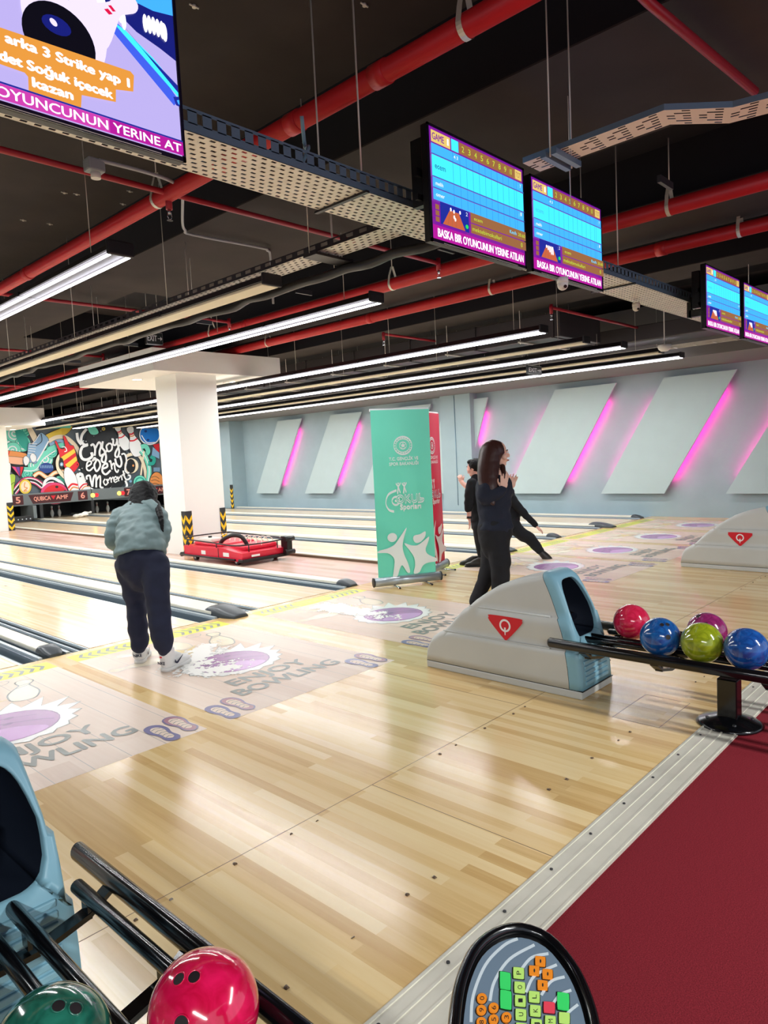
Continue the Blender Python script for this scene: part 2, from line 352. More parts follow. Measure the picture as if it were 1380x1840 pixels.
def decal(cx, label, glare=False):
    t = thing('floor_decal', (cx, -1.3, 0), label, 'floor decal', 'bowling decals stuck on the approach')
    F = Flat((cx, 0, .0005), XA, YA, ZA, .00004); hw = .725
    F.rect(-hw, -2.44, hw, -.12, M_DEC)
    for k in range(1, 8):
        x = -hw+k*1.45/7.3; F.stroke([(x, -2.44), (x, -.35)], .004, M_INKL, False, False)
    # chevron strip
    F.rect(-hw, -.345, hw, -.12, M_YEL); F.k += 1
    for sgn in (-1, 1):
        for k in range(6):
            x = sgn*(.22+k*.075); F.k -= 1; F.poly([(x, -.315), (x+sgn*.045, -.232), (x, -.15), (x+sgn*.03, -.15), (x+sgn*.075, -.232), (x+sgn*.03, -.315)], M_INK)
    F.k += 1; F.text('STRIKE', 0, -.27, .09, mat('decal_olive', (196, 196, 110), .4), align='C')
    # knocked pins with a burst
    pin2d(F, .34, -.72, .5, -.35, M_PINC, M_INK, .012)
    pin2d(F, -.28, -.62, .46, .9, M_PINC, M_INKL); pin2d(F, -.48, -.86, .44, 1.5, M_PINC, M_INKL); pin2d(F, .02, -.55, .42, -.1, M_PINC, M_INKL); pin2d(F, -.1, -.8, .4, .5, M_PINC, M_INKL)
    M_BUR = mat('decal_burst_gold', (226, 202, 140), .3)
    F.poly([(-.05+(.07 if k % 2 else .26)*math.cos(k*.449), -.86+(.05 if k % 2 else .17)*math.sin(k*.449)) for k in range(14)], M_BUR)
    F.stroke([(.2, -.42), (.28, -.38), (.34, -.42), (.3, -.48), (.22, -.48)], .008, M_INKL, True)
    # ball in a jagged splash
    sp = []
    for k in range(36):
        a = 2*math.pi*k/36; ex = .36+(.035 if k % 2 else 0); up = max(0, math.cos(a-.8))
        ex += (.16*up**3 if k % 2 else 0); sp.append((ex*math.cos(a)*1.02, -1.4+ex*.92*math.sin(a)))
    F.poly(sp, M_SPL); F.stroke(sp, .008, M_INK, True, False)
    F.ell(0, -1.41, .29, .27, M_PUR); F.ring(0, -1.41, .29, .27, .009, M_PURD)
    F.poly(spline([(-.24, -1.5), (-.05, -1.42), (.12, -1.52), (.16, -1.62), (0, -1.67), (-.17, -1.6)], True, 4), M_PUR2)
    F.stroke([(-.25, -1.36), (-.05, -1.33), (.15, -1.42), (.24, -1.5)], .012, M_PURD); F.stroke([(-.2, -1.26), (0, -1.24), (.2, -1.33)], .008, M_PURD)
    F.ell(.02, -1.36, .03, .02, M_PURD); F.ell(-.1, -1.42, .03, .02, M_PURD); F.ell(.06, -1.26, .03, .02, M_PURD)
    F.text('ENJOY', .0, -1.93, .14, M_INK, .66, 'C', .006); F.text('BOWLING', .02, -2.14, .14, M_INK, .88, 'C', .006)
    for sx in (-1, 1):
        for q in (-.07, .07):
            ox = sx*.6+q; oy = -2.26+q*.3
            so = [(0, .15), (.045, .12), (.055, .04), (.035, -.04), (.04, -.12), (0, -.16), (-.04, -.12), (-.035, -.04), (-.055, .04), (-.045, .12)]
            P = spline([(ox+x, oy+y) for x, y in so], True, 3); F.poly(P, M_SOLE if q < 0 else M_SOLR); F.stroke(P, .01, M_SOLE, True, False)
            F.poly(spline([(ox+x*.62, oy+y*.72) for x, y in so], True, 3), M_DEC)
            for k in range(5): F.stroke([(ox-.028, oy-.09+k*.04), (ox, oy-.075+k*.04), (ox+.028, oy-.09+k*.04)], .007, M_INK, False, False)
    F.build('decal_print', t)
    if glare:
        S = Flat((cx, 0, .0006+.00004*(F.k+2)), XA, YA, ZA, .00004); M_GLARE = mat('painted_white_glare', (246, 244, 240), .35); g = .013  # white glare of the glossy floor, painted as flat speckled cells
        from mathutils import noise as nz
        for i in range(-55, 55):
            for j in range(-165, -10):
                x, y = i*g, j*g; w = sum(math.exp(-(((x-a)*math.cos(r)+(y-c)*math.sin(r))/p)**2-((-(x-a)*math.sin(r)+(y-c)*math.cos(r))/q)**2) for a, c, p, q, r in glare)
                if w*1.25+.55*nz.noise(Vector((x*9+cx, y*9, 0)))+.6*nz.noise(Vector((x*40, y*40, cx))) > .84: S.poly([(x, y), (x+g, y), (x+g, y+g), (x, y+g)], M_GLARE, False)
        S.build('glare_patch', t)['kind'] = 'stuff'
decal(-1.13, 'pink floor decal in the lower left, partly behind the near ball return')
decal(.475, 'floor decal under the bending woman, with a painted white glare patch', [(-.12, -1.1, .34, .16, .35), (-.2, -1.5, .28, .2, -.3), (.1, -.86, .22, .1, .5)])
decal(2.31, 'floor decal in front of the green banner, purple ball and painted glare streak', [(-.12, -1.1, .16, .5, 0), (-.1, -.7, .2, .3, 0)])
decal(5.39, 'floor decal behind the walking woman, half hidden by the ball return')
decal(7.0, 'third decal from the blue wall, left of the far ball return')
decal(8.66, 'floor decal second from the blue wall')
decal(10.42, 'most distant floor decal, right beside the blue wall')
# ------------------------------------------------------------------ tube light rows
M_HOUS = mat('fixture_grey', (40, 38, 42), .5); M_UNLIT = mat('unlit_cream_diffuser', (236, 226, 196), .45)
def light_row(x, z, on, label, y0=-1.5, y1=16.9, top=4.05, power=1.0):
    t = thing('tube_light', (x, (y0+y1)/2, z), label, 'ceiling light')
    b = MB(); w = .088
    b.prism([(x-w, y0, z+.03), (x-.04, y0, z+.09), (x+.04, y0, z+.09), (x+w, y0, z+.03), (x+w-.01, y0, z+.024), (x-w+.01, y0, z+.024)], (0, y1-y0, 0), M_HOUS)
    for k in range(1, 12): b.box((x-w-.001, y0+k*1.53, z+.022), (x+w+.001, y0+k*1.53+.02, z+.06), M_DKSTEEL)
    b.build('housing', t)
    b = MB(); b.box((x-w-.004, y0-.03, z+.0), (x+w+.004, y0, z+.095), M_DKSTEEL, .01); b.build('end_cap', t)
    if on:
        for s in (-1, 1): MB().tube([(x+s*.066, y0, z+.006), (x+s*.066, y1, z+.006)], .0095, M_TUBE, 10).build('tube', t)
        for s in (-1, 1):
            ld = bpy.data.lights.new('tube_glow', 'AREA'); ld.shape = 'RECTANGLE'; ld.size = .014; ld.size_y = y1-y0; ld.energy = power*ROWW*(y1-y0)/34; ld.color = (.98, 1, .985)
            lo = bpy.data.objects.new('tube_glow', ld); COL.objects.link(lo); lo.location = (x+s*.066, (y0+y1)/2, z-.005)
    else: MB().box((x-w+.01, y0, z), (x+w-.01, y1, z+.024), M_UNLIT, .006).build('diffuser', t)
    for k in range(9):
        y = y0+.4+k*2.1; MB().cyl((x, y, z+.08), (x, y, top), .003, M_STEEL, 6).build('hanger_wire', t)
    return t
LZ = 2.89
light_row(-.23, LZ, 1, 'lit twin tube light at upper left, nearest the camera')
light_row(1.0, LZ-.02, 0, 'unlit cream light row just right of the nearest lit tubes', top=3.0)
light_row(2.18, LZ, 1, 'long lit tube light passing in front of the white pillar head')
light_row(5.08, LZ, 1, 'lit tube light behind the pillar, fourth row from the camera')
light_row(6.16, LZ-.04, 0, 'unlit thin light row between the far lit rows, nearer one')
light_row(7.3, LZ-.01, 1, 'lit tube light, second from the blue wall', top=3.14)
light_row(8.64, LZ+.01, 0, 'unlit thin light row between the far lit rows, next to the wall row')
light_row(9.5, LZ, 1, 'lit tube light row nearest the blue wall')
light_row(-3.2, LZ, 1, 'added lit tube light beyond the left edge of view')  # unseen row, added to light the left side
light_row(-4.6, LZ, 1, 'added fill tube light over the carpet behind the viewer', -10.5, -6.6, power=6)  # unseen fill row, added to brighten the near floor and ball returns
light_row(1.5, LZ, 1, 'added fill tube light over the carpet at right behind the viewer', -10.5, -7, power=6)  # second unseen fill row added for the near end
# ------------------------------------------------------------------ perforated cable trays
def perf(b, x0, x1, y0, y1, z, along, nx, pitch):
    # tray floor with real slots: strips between rows of holes
    L = (x1-x0) if along == 'x' else (y1-y0); Wd = (y1-y0) if along == 'x' else (x1-x0)
    n = int(L/pitch); p = L/n; hw = Wd/nx
    def q(a0, a1, c0, c1):
        return ((x0+a0, y0+c0, z), (x0+a1, y0+c1, z+.002)) if along == 'x' else ((x0+c0, y0+a0, z), (x0+c1, y0+a1, z+.002))
    def bx(a0, a1, c0, c1):
        (xa, ya, za), (xb, yb, zb) = q(a0, a1, c0, c1)
        b.add([(xa, ya, za), (xb, ya, za), (xb, yb, za), (xa, yb, za), (xa, ya, zb), (xb, ya, zb), (xb, yb, zb), (xa, yb, zb)], [[0, 1, 2, 3], [4, 5, 6, 7], [0, 1, 5, 4], [1, 2, 6, 5], [2, 3, 7, 6], [3, 0, 4, 7]], M_STEEL)
    for j in range(nx+1):
        c = j*hw; bx(0, L, max(0, c-hw*.31), min(Wd, c+hw*.31))
    for j in range(nx):
        for i in range(n):
            off = .5*p if j % 2 else 0; a = i*p+off
            bx(a, min(L, a+p*.5), j*hw+hw*.31, (j+1)*hw-hw*.31)
t = thing('cable_tray', (3, -3.1, 2.9), 'wide perforated galvanised cable tray running behind all the screens', 'cable tray')
b = MB(); perf(b, -3.2, 11.3, -3.29, -2.93, 2.9, 'x', 9, .055)
b.build('tray_floor', t)
b = MB()
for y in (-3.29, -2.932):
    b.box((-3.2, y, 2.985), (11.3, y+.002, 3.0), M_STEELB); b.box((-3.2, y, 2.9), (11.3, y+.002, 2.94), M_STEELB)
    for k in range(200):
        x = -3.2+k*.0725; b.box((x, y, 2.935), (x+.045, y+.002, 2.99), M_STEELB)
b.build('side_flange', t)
for x in (-2.6, .24, 3.3, 6.9, 9.6):
    for y in (-3.27, -2.95): MB().cyl((x, y, 2.9), (x, y, 4.1), .005, M_STEEL, 6).build('threaded_rod', t)
for x in (.24, 3.55, 6.9): MB().box((x-.012, -3.31, 2.888), (x+.012, -2.9, 2.9), M_DKSTEEL).build('support_rail', t)
t = thing('cable_tray', (1.0, -1.5, 3.0), 'perforated cable tray over the unlit cream light row', 'cable tray')
b = MB(); perf(b, .98, 1.2, -2.9, 3.0, 3.0, 'y', 5, .07); b.box((.98, 3.0, 3.0), (1.2, 16.5, 3.002), M_STEEL)
b.build('tray_floor', t)
b = MB()
for x in (.98, 1.198): b.box((x, -2.9, 3.045), (x+.002, 16.5, 3.055), M_DKSTEEL); b.box((x, -2.9, 3.0), (x+.002, 16.5, 3.02), M_DKSTEEL)
for k in range(150):
    y = -2.9+k*.13
    for x in (.98, 1.198): b.box((x, y, 3.02), (x+.002, y+.06, 3.046), M_DKSTEEL)
b.build('side_flange', t)
for y in (-2.0, 0, 2, 4, 6, 9, 12): MB().cyl((.975, y, 3.0), (.975, y, 4.08), .004, M_STEEL, 6).build('threaded_rod', t); MB().cyl((1.205, y, 3.0), (1.205, y, 3.62), .004, M_STEEL, 6).build('threaded_rod', t)
MB().box((.93, -2.12, 2.965), (1.3, -1.98, 2.985), M_DKSTEEL).build('support_rail', t)
pts = [(1.32, -3.0, 2.93)]+[(1.3+rnd(-.02, .02), -2.8+k*.25, 2.93+rnd(-.025, .01)) for k in range(40)]
b = MB(); b.tube(spline(pts, False, 3), .035, M_DKSTEEL, 10); tag(b.build('cable_bundle'), 'dark sagging cable bundle hanging along the cable tray', 'cable')
# kinked tray at the upper right
M_TRW = mat('tray_white_zinc', (240, 232, 216), .5)
t = thing('cable_tray', (1.1, -4.3, 3.0), 'kinked perforated cable tray at upper right above the pair of screens', 'cable tray')
C = [(.89, -3.90), (.885, -4.62), (1.1, -4.83), (1.28, -5.6)]
ctr = [Vector((x, y, 3.0)) for x, y in C]; b = MB(); s_ = MB(); hw = .085
def perp(i): d = (ctr[min(i+1, 3)]-ctr[max(i-1, 0)]).normalized(); return Vector((-d.y, d.x, 0))*hw
for i in range(3):
    a, c = ctr[i], ctr[i+1]; pa, pc = perp(i), perp(i+1); L = (c-a).length; n = int(L/.035)
    for j in range(6):
        for k in range(n):
            u0, u1 = k/n, (k+1)/n; v0, v1 = -1+j/3, -1+(j+1)/3
            if (k % 4 in (1, 2) and j in (1, 4)) or (k % 4 == 0 and j in (2, 3)) or (k % 4 == 2 and j in (0, 2, 3, 5)): g = .5
            else: g = 0
            def q(u, v): return a.lerp(c, u)+pa.lerp(pc, u)*v
            if g: b.add([q(u0, v0), q(u1, v0), q(u1, v0+.09), q(u0, v0+.09)], [[0, 1, 2, 3]], M_TRW); b.add([q(u0, v1-.1), q(u1, v1-.1), q(u1, v1), q(u0, v1)], [[0, 1, 2, 3]], M_TRW)
            else: b.add([q(u0, v0), q(u1, v0), q(u1, v1), q(u0, v1)], [[0, 1, 2, 3]], M_TRW)
    for s in (-1, 1):
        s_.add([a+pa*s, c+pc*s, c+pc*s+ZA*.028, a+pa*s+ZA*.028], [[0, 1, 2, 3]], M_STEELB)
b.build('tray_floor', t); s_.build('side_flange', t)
b = MB(); b.box((.76, -4.12, 2.97), (1.02, -4.09, 2.998), M_STEELB); b.box((.76, -4.06, 2.97), (1.02, -4.03, 2.998), M_STEELB)
b.build('support_rail', t)
for x in (.78, 1.0): MB().cyl((x, -4.075, 2.97), (x, -4.075, 4.1), .004, M_STEEL, 6).build('threaded_rod', t)
# ------------------------------------------------------------------ sprinkler pipes
def pipe(x, z, r, y0, y1, label, cy, hy):
    t = thing('sprinkler_pipe', (x, (y0+y1)/2, z), label, 'pipe', 'red sprinkler mains')
    MB().cyl((x, y0, z), (x, y1, z), r, M_RED, 20).build('main_pipe', t)
    for y in cy: MB().cyl((x, y-.05, z), (x, y+.05, z), r+.006, M_RED, 20).build('coupling', t)
    for y in hy:
        b = MB(); P = [(x+(r+.004)*math.cos(a), y, z+(r+.004)*math.sin(a)) for a in np.linspace(-math.pi, 0, 12)]
        P = [(x-.008, y, z+.2), (x-r*.8, y, z+r+.02)]+P+[(x+r*.8, y, z+r+.02), (x+.008, y, z+.2)]
        for i in range(len(P)-1):
            a, c = Vector(P[i]), Vector(P[i+1]); b.add([a-YA*.016, a+YA*.016, c+YA*.016, c-YA*.016], [[0, 1, 2, 3]], M_STEEL)
            b.add([a-YA*.016, a+YA*.016, c+YA*.016, c-YA*.016], [[0, 1, 2, 3]], M_STEEL)
        b.cyl((x, y, z+.19), (x, y, 4.08), .005, M_STEEL, 6); b.build('pipe_clamp', t)
pipe(.34, 3.5, .056, -9, 17.5, 'thick red sprinkler main crossing the upper left of the ceiling', (-3.35, -2.65, -2.15, 1.5), (-3.9, -1.05, 3.2, 7))
pipe(3.71, 3.5, .068, -9, 17.5, 'thick red pipe passing behind the paired score screens', (-1.9, 2.5), (-3.55, -.35, 3.4, 7))
pipe(4.93, 3.5, .066, -9, 17.5, 'lower thick red pipe, farthest of the three mains', (-3.0, 1.2), (-3.75, -.9, 3.6, 7.5))
def branch(P, r, label, spr, m=M_RED2):
    t = thing('branch_pipe', P[0], label, 'pipe')
    MB().tube(P, r, m, 12).build('pipe_run', t)
    for (x, y, z) in spr:
        b = MB(); b.cyl((x, y, z+.03), (x, y, z-.09), r*1.15, m, 12); b.build('drop_socket', t)
        b = MB(); b.cyl((x, y, z-.09), (x, y, z-.125), .014, M_CHR, 10); b.cyl((x, y, z-.165), (x, y, z-.17), .022, M_CHR, 12)
        for s in (-1, 1): b.tube([(x+s*.014, y, z-.12), (x+s*.018, y, z-.14), (x+s*.004, y, z-.165)], .003, M_CHR, 6)
        b.build('sprinkler_head', t)
branch([(-3, -1.2, 3.5), (3.45, -1.24, 3.5)], .021, 'thin dark red branch pipe crossing the nearest main at upper left', [(.34, -1.2, 3.48), (3.45, -1.24, 3.52)])
branch([(-3, 2.5, 3.5), (3.4, 2.5, 3.5)], .021, 'thin red branch pipe running past the lit tubes at left', [(.34, 2.5, 3.48), (3.4, 2.5, 3.52)])
branch([(-3, 6.2, 3.5), (3.3, 6.2, 3.5)], .021, 'thin red branch pipe near the exit sign at left', [(3.3, 6.2, 3.52)])
branch([(-1, 10.2, 3.4), (4.6, 10.2, 3.4)], .021, 'short red branch pipe far left above the pillar head', [(2.0, 10.2, 3.4)])
branch([(-.3, -4.55, 3.52), (.81, -4.57, 3.5), (2.1, -4.66, 3.5)], .024, 'thin red branch pipe slanting at the top right corner', [])
branch([(5.9, -1.15, 3.35), (8.6, -1.15, 3.35)], .02, 'short red branch pipe below the paired screens', [(5.92, -1.15, 3.36)])
branch([(5.6, 1.6, 3.4), (6.9, 1.6, 3.4)], .02, 'short red branch pipe above the far light rows', [(5.62, 1.6, 3.4)])
branch([(5.6, 7.2, 3.4), (6.9, 7.2, 3.4)], .02, 'distant red branch pipe right of the pillar head', [])
# ------------------------------------------------------------------ ventilation duct
M_DUCT = mat('dark_duct_metal', (70, 66, 66), .45, metal=.4)
t = thing('ventilation_duct', (7.6, 7, 3.12), 'long dark rectangular ventilation duct between the far light rows', 'duct')
b = MB(); b.box((6.95, -.7, 3.14), (8.25, 16.8, 3.5), M_DUCT, .01); b.build('duct_body', t)
for k in range(13):
    y = -.6+k*1.4; MB().box((6.93, y, 3.13), (8.27, y+.03, 3.51), M_DUCT).build('joint_flange', t); b = MB(); b.box((6.8, y+.5, 3.12), (8.4, y+.53, 3.138), M_STEEL)
    b.cyl((6.85, y+.515, 3.1), (6.85, y+.515, 4.06), .006, M_STEEL, 6); b.cyl((8.36, y+.515, 3.1), (8.36, y+.515, 4.06), .006, M_STEEL, 6); b.build('duct_hanger', t)
b = MB(); b.box((8.72, -2.6, 3.16), (9.4, 1.0, 3.4), M_DUCT, .01); b.cyl((9.05, -2, 3.4), (9.05, -2, 4.08), .006, M_STEEL, 6); b.cyl((9.05, .5, 3.4), (9.05, .5, 4.08), .006, M_STEEL, 6); tag(b.build('ventilation_duct'), 'short dark duct piece above the lights near the blue wall', 'duct')
t = thing('cable_tray', (8.2, 2, 3.0), 'thin cable ladder above the far light rows near the blue wall', 'cable tray')
b = MB()
for x in (8.9, 9.1): b.box((x, -5.5, 3.0), (x+.01, 16, 3.04), M_STEEL)
for k in range(70): b.box((8.9, -5.5+k*.3, 3.0), (9.1, -5.48+k*.3, 3.01), M_STEEL)
b.build('ladder_frame', t)
# ------------------------------------------------------------------ conduit with junction box
t = thing('conduit', (1, -.4, 3.55), 'light grey electrical conduit bent along the ceiling at left', 'conduit')
P = [onZ(178, 288, 3.45), onZ(250, 306, 3.45), onZ(300, 322, 3.5)]+[onZ(*q, 3.56) for q in ((322, 336), (328, 352), (328, 400), (333, 414), (347, 422), (468, 445), (480, 450), (486, 462))]; P.append(Vector((P[-1].x, P[-1].y, 3.02)))
P[-1] = Vector((P[-2].x, P[-2].y, 3.1))
MB().tube(spline([tuple(p) for p in P], False, 4), .012, mat('conduit_grey', (170, 172, 176), .5), 10).build('conduit_tube', t)
o = onZ(170, 290, 3.45); b = MB(); b.box((o.x-.06, o.y-.045, 3.38), (o.x+.05, o.y+.045, 3.46), mat('box_grey', (150, 158, 162), .5), .012); b.cyl((o.x, o.y, 3.345), (o.x, o.y, 3.38), .03, M_WHITE, 16); b.build('junction_box', t)
t = thing('conduit', (.55, -2.4, 3.2), 'short pale blue cable loop hanging from the nearest red main', 'cable')
a = onZ(543, 225, 3.4); c = onZ(540, 300, 3.0)
MB().tube(spline([tuple(a+ZA*.05), tuple(a+Vector((.03, .02, -.1))), tuple(a.lerp(c, .5)+Vector((.05, 0, 0))), tuple(c)], False, 5), .011, mat('cable_pale_blue', (140, 180, 200), .5), 8).build('cable', t)
# ------------------------------------------------------------------ exit signs, detectors, cameras
def exit_sign(x0, x1, y, z0, z1, label):
    t = thing('exit_sign', ((x0+x1)/2, y, z0), label, 'exit sign')
    b = MB(); b.box((x0, y, z0), (x1, y+.04, z1), mat('sign_dark_green', (26, 34, 32), .4), .004); b.build('sign_body', t)
    F = Flat((x0, y-.001, z0), XA, ZA, -YA, .0004); w, h = x1-x0, z1-z0
    F.stroke([(.02*w, .04*h), (.98*w, .04*h), (.98*w, .96*h), (.02*w, .96*h)], .012*w, M_WHT, True, False)
    F.text('EXIT', .07*w, .28*h, .46*h, M_WHT, .56*w, bold=.006*w)
    F.stroke([(.68*w, .5*h), (.88*w, .5*h)], .035*w, M_WHT, False, False); F.poly([(.84*w, .68*h), (.96*w, .5*h), (.84*w, .32*h)], M_WHT)
    F.build('lettering', t)
    b = MB()
    for x in (x0+.04, x1-.04): b.cyl((x, y+.02, z1), (x, y+.02, 3.13 if x0 > 7 else 4.08), .003, M_STEEL, 6)
    b.build('hanging_rod', t)
exit_sign(1.84, 2.06, 2, 3.0, 3.15, 'small dark EXIT sign with arrow hanging at left above the pillar head')
exit_sign(8.0, 8.45, .5, 2.78, 2.93, 'tiny EXIT sign among the far light rows')
def dome(p, r, m, label, arm=True):
    t = thing('security_camera', p, label, 'camera'); x, y, z = p
    b = MB(); b.ball((x, y, z), r, m, 20); b.build('dome', t)
    b = MB(); b.cyl((x, y, z+r*.3), (x, y, z+r*1.3), r*1.05, M_WHITE if m is M_WHITE else M_STEEL, 20); b.build('mount', t)
    b = MB(); b.cyl((x-r*.3, y-r*.5, z-r*.3), (x-r*.55, y-r*.9, z-r*.55), r*.3, M_BLK, 14); b.build('lens', t)
def dm(px, py, z, r, m, label): p = onZ(px, py, z); dome((p.x, p.y, z), r, m, label)
dm(1143, 553, 2.83, .035, M_STEEL, 'small dome camera hanging under the cable tray right of the screens')
dm(1011, 512, 2.56, .035, M_WHITE, 'small white camera below the right screen of the pair')
t = onZ(1194, 626, 2.9); b = MB(); b.lathe([(.0, 0), (.05, 0), (.085, .03), (.095, .06), (.095, .09), (0, .09)], (t.x, t.y, 2.86), M_WHITE); b.cyl((t.x, t.y, 2.94), (t.x, t.y, 4.1), .008, M_WHITE, 8); tag(b.build('smoke_detector'), 'round white detector on the ceiling near the blue wall', 'detector')
t = onZ(649, 704, 3.0); b = MB(); b.box((t.x-.12, t.y-.06, 2.96), (t.x+.12, t.y+.06, 3.05), M_WHITE, .01); tag(b.build('emergency_lamp'), 'small white box fixed among the far ceiling rows', 'lamp')
t = onZ(436, 742, 3.0); b = MB(); b.box((t.x-.25, t.y-.12, 2.92), (t.x+.25, t.y+.12, 3.12), M_DKSTEEL, .02); b.cyl((t.x-.25, t.y, 3.02), (t.x-.3, t.y, 3.02), .08, M_BLK, 16); tag(b.build('projector'), 'dark box projector under the far ceiling right of the pillar', 'projector')
b = MB()
R = random.Random(3)
for i in range(34):
    x, y = R.uniform(-2.4, 1.0), R.uniform(-4, 6); b.cyl((x, y, 4.085), (x, y, 4.1), .012, M_STEEL, 8)
    b.box((x-.03, y-.004, 4.09), (x+.03, y+.004, 4.097), M_STEEL)
tag(b.build('ceiling_anchors'), 'tiny steel anchor clips dotted over the dark ceiling', 'anchors', kind='stuff')
# ------------------------------------------------------------------ screens
def em(name, rgb, e=1.0): return mat('screen_'+name, rgb, .3, emit=e*.7)
E_PUR = em('purple', (120, 20, 150)); E_MAG = em('magenta', (176, 18, 150)); E_BLU = em('blue', (40, 120, 225), 1.2); E_CY = em('cyan', (60, 210, 250), 1.3); E_CY2 = em('mid_cyan', (60, 165, 240), 1.2)
E_YEL = em('yellow', (226, 196, 110)); E_BRN = em('brown', (150, 100, 62)); E_WHT = em('white', (250, 245, 255), 1.2); E_NAV = em('navy', (24, 40, 150)); E_LIM = em('lime', (190, 220, 60)); E_DK = em('dark', (20, 30, 80), .6); E_ORA = em('wood', (196, 96, 60)); E_RED = em('red', (220, 20, 70)); E_GRN = em('green', (40, 220, 90)); E_LINE = em('line', (36, 110, 190))
M_FRAME = mat('screen_frame', (22, 20, 44), .25)
def tv_body(x0, x1, z0, z1, y, label, group=None):
    t = thing('score_screen', ((x0+x1)/2, y, z0), label, 'screen', group)
    b = MB(); b.box((x0, y+.002, z0), (x1, y+.045, z1), M_BLK, .006); b.build('casing', t)
    b = MB(); f = .012
    for a in (((x0, y-.004, z0), (x1, y+.004, z0+f*1.4)), ((x0, y-.004, z1-f), (x1, y+.004, z1)), ((x0, y-.004, z0), (x0+f, y+.004, z1)), ((x1-f, y-.004, z0), (x1, y+.004, z1))): b.box(a[0], a[1], M_FRAME)
    b.box((x0+.1, y-.0045, z0+.003), (x1-.1, y, z0+.006), M_STEEL)
    b.build('bezel', t)
    b = MB(); cx = (x0+x1)/2
    b.box((cx-.2, y+.045, z0+.12), (cx+.2, y+.06, z1-.1), M_BLK); b.box((cx-.03, y+.06, z0+.2), (cx+.03, y+.32, z0+.27), M_BLK); b.box((x0+.02, y+.06, z0+.2), (x0+.06, y+.13, z1-.05), M_BLK); b.box((x1-.06, y+.06, z0+.2), (x1-.02, y+.13, z1-.05), M_BLK)
    b.box((x0-.02, y+.06, z0+.34), (x1+.02, y+.08, z0+.38), M_BLK); b.box((x0-.02, y+.06, z0+.22), (x1+.02, y+.08, z0+.25), M_BLK)
    b.box((cx-.03, y+.3, z0+.2), (cx+.03, y+.34, 2.95), M_BLK); b.build('wall_mount', t)
    return t
def score(x0, x1, z0, z1, y, label, rich, group):
    t = tv_body(x0, x1, z0, z1, y, label, group); f = .013; w = x1-x0-2*f; h = z1-z0-2.3*f
    F = Flat((x0+f, y-.0002, z0+1.3*f), XA*w, ZA*h, -YA, .00025)
    F.rect(0, 0, 1, 1, E_PUR); F.rect(.005, 0, .995, .13, E_MAG)
    F.text('BASKA BIR OYUNCUNUN YERINE ATILAN', .05, .03, .075, E_WHT, .93, bold=.002)
    F.rect(.02, .87, .2, .975, E_YEL); F.text('GAME', .03, .895, .06, E_PUR, .11, bold=.001); F.text('1', .17, .895, .06, E_WHT, .015)
    F.rect(.21, .87, .28, .975, E_CY); F.rect(.285, .87, .985, .975, E_BRN)
    for k in range(9): F.text(str(k+2), .325+k*.0655, .895, .055, E_LIM, .024, 'C')
    F.rect(.9, .875, .975, .97, E_YEL); F.text('TOT', .91, .895, .055, E_BRN, .055)
    rows = [(.76, .85, E_CY2), (.56, .75, E_CY), (.46, .55, E_CY2), (.35, .45, E_CY2)]
    for i, (a, c, m) in enumerate(rows):
        F.rect(.01, a, .99, c, m); F.rect(.01, a, .21, c, E_CY if i == 1 else E_CY2)
    for x in [.21]+[.28+.066*k for k in range(10)]+[.9]: F.stroke([(x, .35), (x, .85)], .0025, E_LINE, False, False)
    for z_ in (.755, .555, .455): F.stroke([(.01, z_), (.99, z_)], .006, E_LINE, False, False)
    F.text('ecem', .03, .63, .05, E_DK if rich else E_CY2, .1); F.text('4 3', .215, .79, .03, E_WHT, .04); F.text('melih', .03, .48, .035, E_WHT, .07); F.text('omer', .03, .38, .035, E_WHT, .08)
    F.text('7', .94, .79, .035, E_WHT, .012); F.text('1', .94, .5, .035, E_WHT, .01)
    for k in range(3): F.rect(.015, .15+k*.055, .05, .195+k*.055, E_BRN)
    F.rect(.06, .14, .34, .34, E_NAV); F.poly([(.08, .145), (.3, .145), (.24, .29), (.15, .29)], E_ORA)
    for k in range(3): F.stroke([(.125+k*.04, .145), (.16+k*.025, .29)], .003, E_BRN, False, False)
    for (px, pz) in ([(.16, .3), (.19, .29), (.25, .3), (.19, .24), (.2, .22)] if rich else [(.15+.02*i, .28-.02*j) for j in range(4) for i in range(j, 5-0)]): F.ell(px, pz, .008, .018, E_WHT, 0, 10)
    F.text('2', .31, .29, .035, E_WHT, .015); F.ell(.315, .19, .014, .02, E_GRN, 0, 14)
    F.rect(.355, .245, .985, .34, E_BRN); F.rect(.355, .145, .985, .235, E_BRN)
    F.text('ecem', .39, .275, .035, E_LIM, .09); F.text('mektebimokullari', .37, .17, .04, E_LIM, .32)
    F.text('Km/h', .79, .275, .035, E_CY, .08); F.text('20.60', .89, .275, .035, E_LIM, .085); F.text('0', .92, .17, .045, E_LIM, .02)
    F.build('display', t); return t
score(.39, 1.30, 2.60, 3.19, -3.6, 'left screen of the central pair, blue score table with magenta ticker', True, None)
score(1.37, 2.32, 2.60, 3.18, -3.6, 'right screen of the central pair, blue score table with camera beneath', False, None)
score(4.41, 5.42, 2.55, 3.14, -3.6, 'score screen at the far right, left one of its pair', False, None)
score(5.54, 6.5, 2.55, 3.14, -3.6, 'score screen cut by the right edge of the photo', False, None)
t = tv_body(-1.98, -1.03, 2.618, 3.215, -3.6, 'large screen at top left showing a bowling ball picture and orange captions')
F = Flat((0, 0, 0), XA, ZA, -YA, .00025); F.fn = lambda x, y: onY(x, y, -3.6)-YA*.0002
ml, mr, mb_, mt = -1.967, -1.043, 2.636, 3.203
def sx_(u, v): return (mb_ and (ml+(mr-ml)*u, mb_+(mt-mb_)*v))
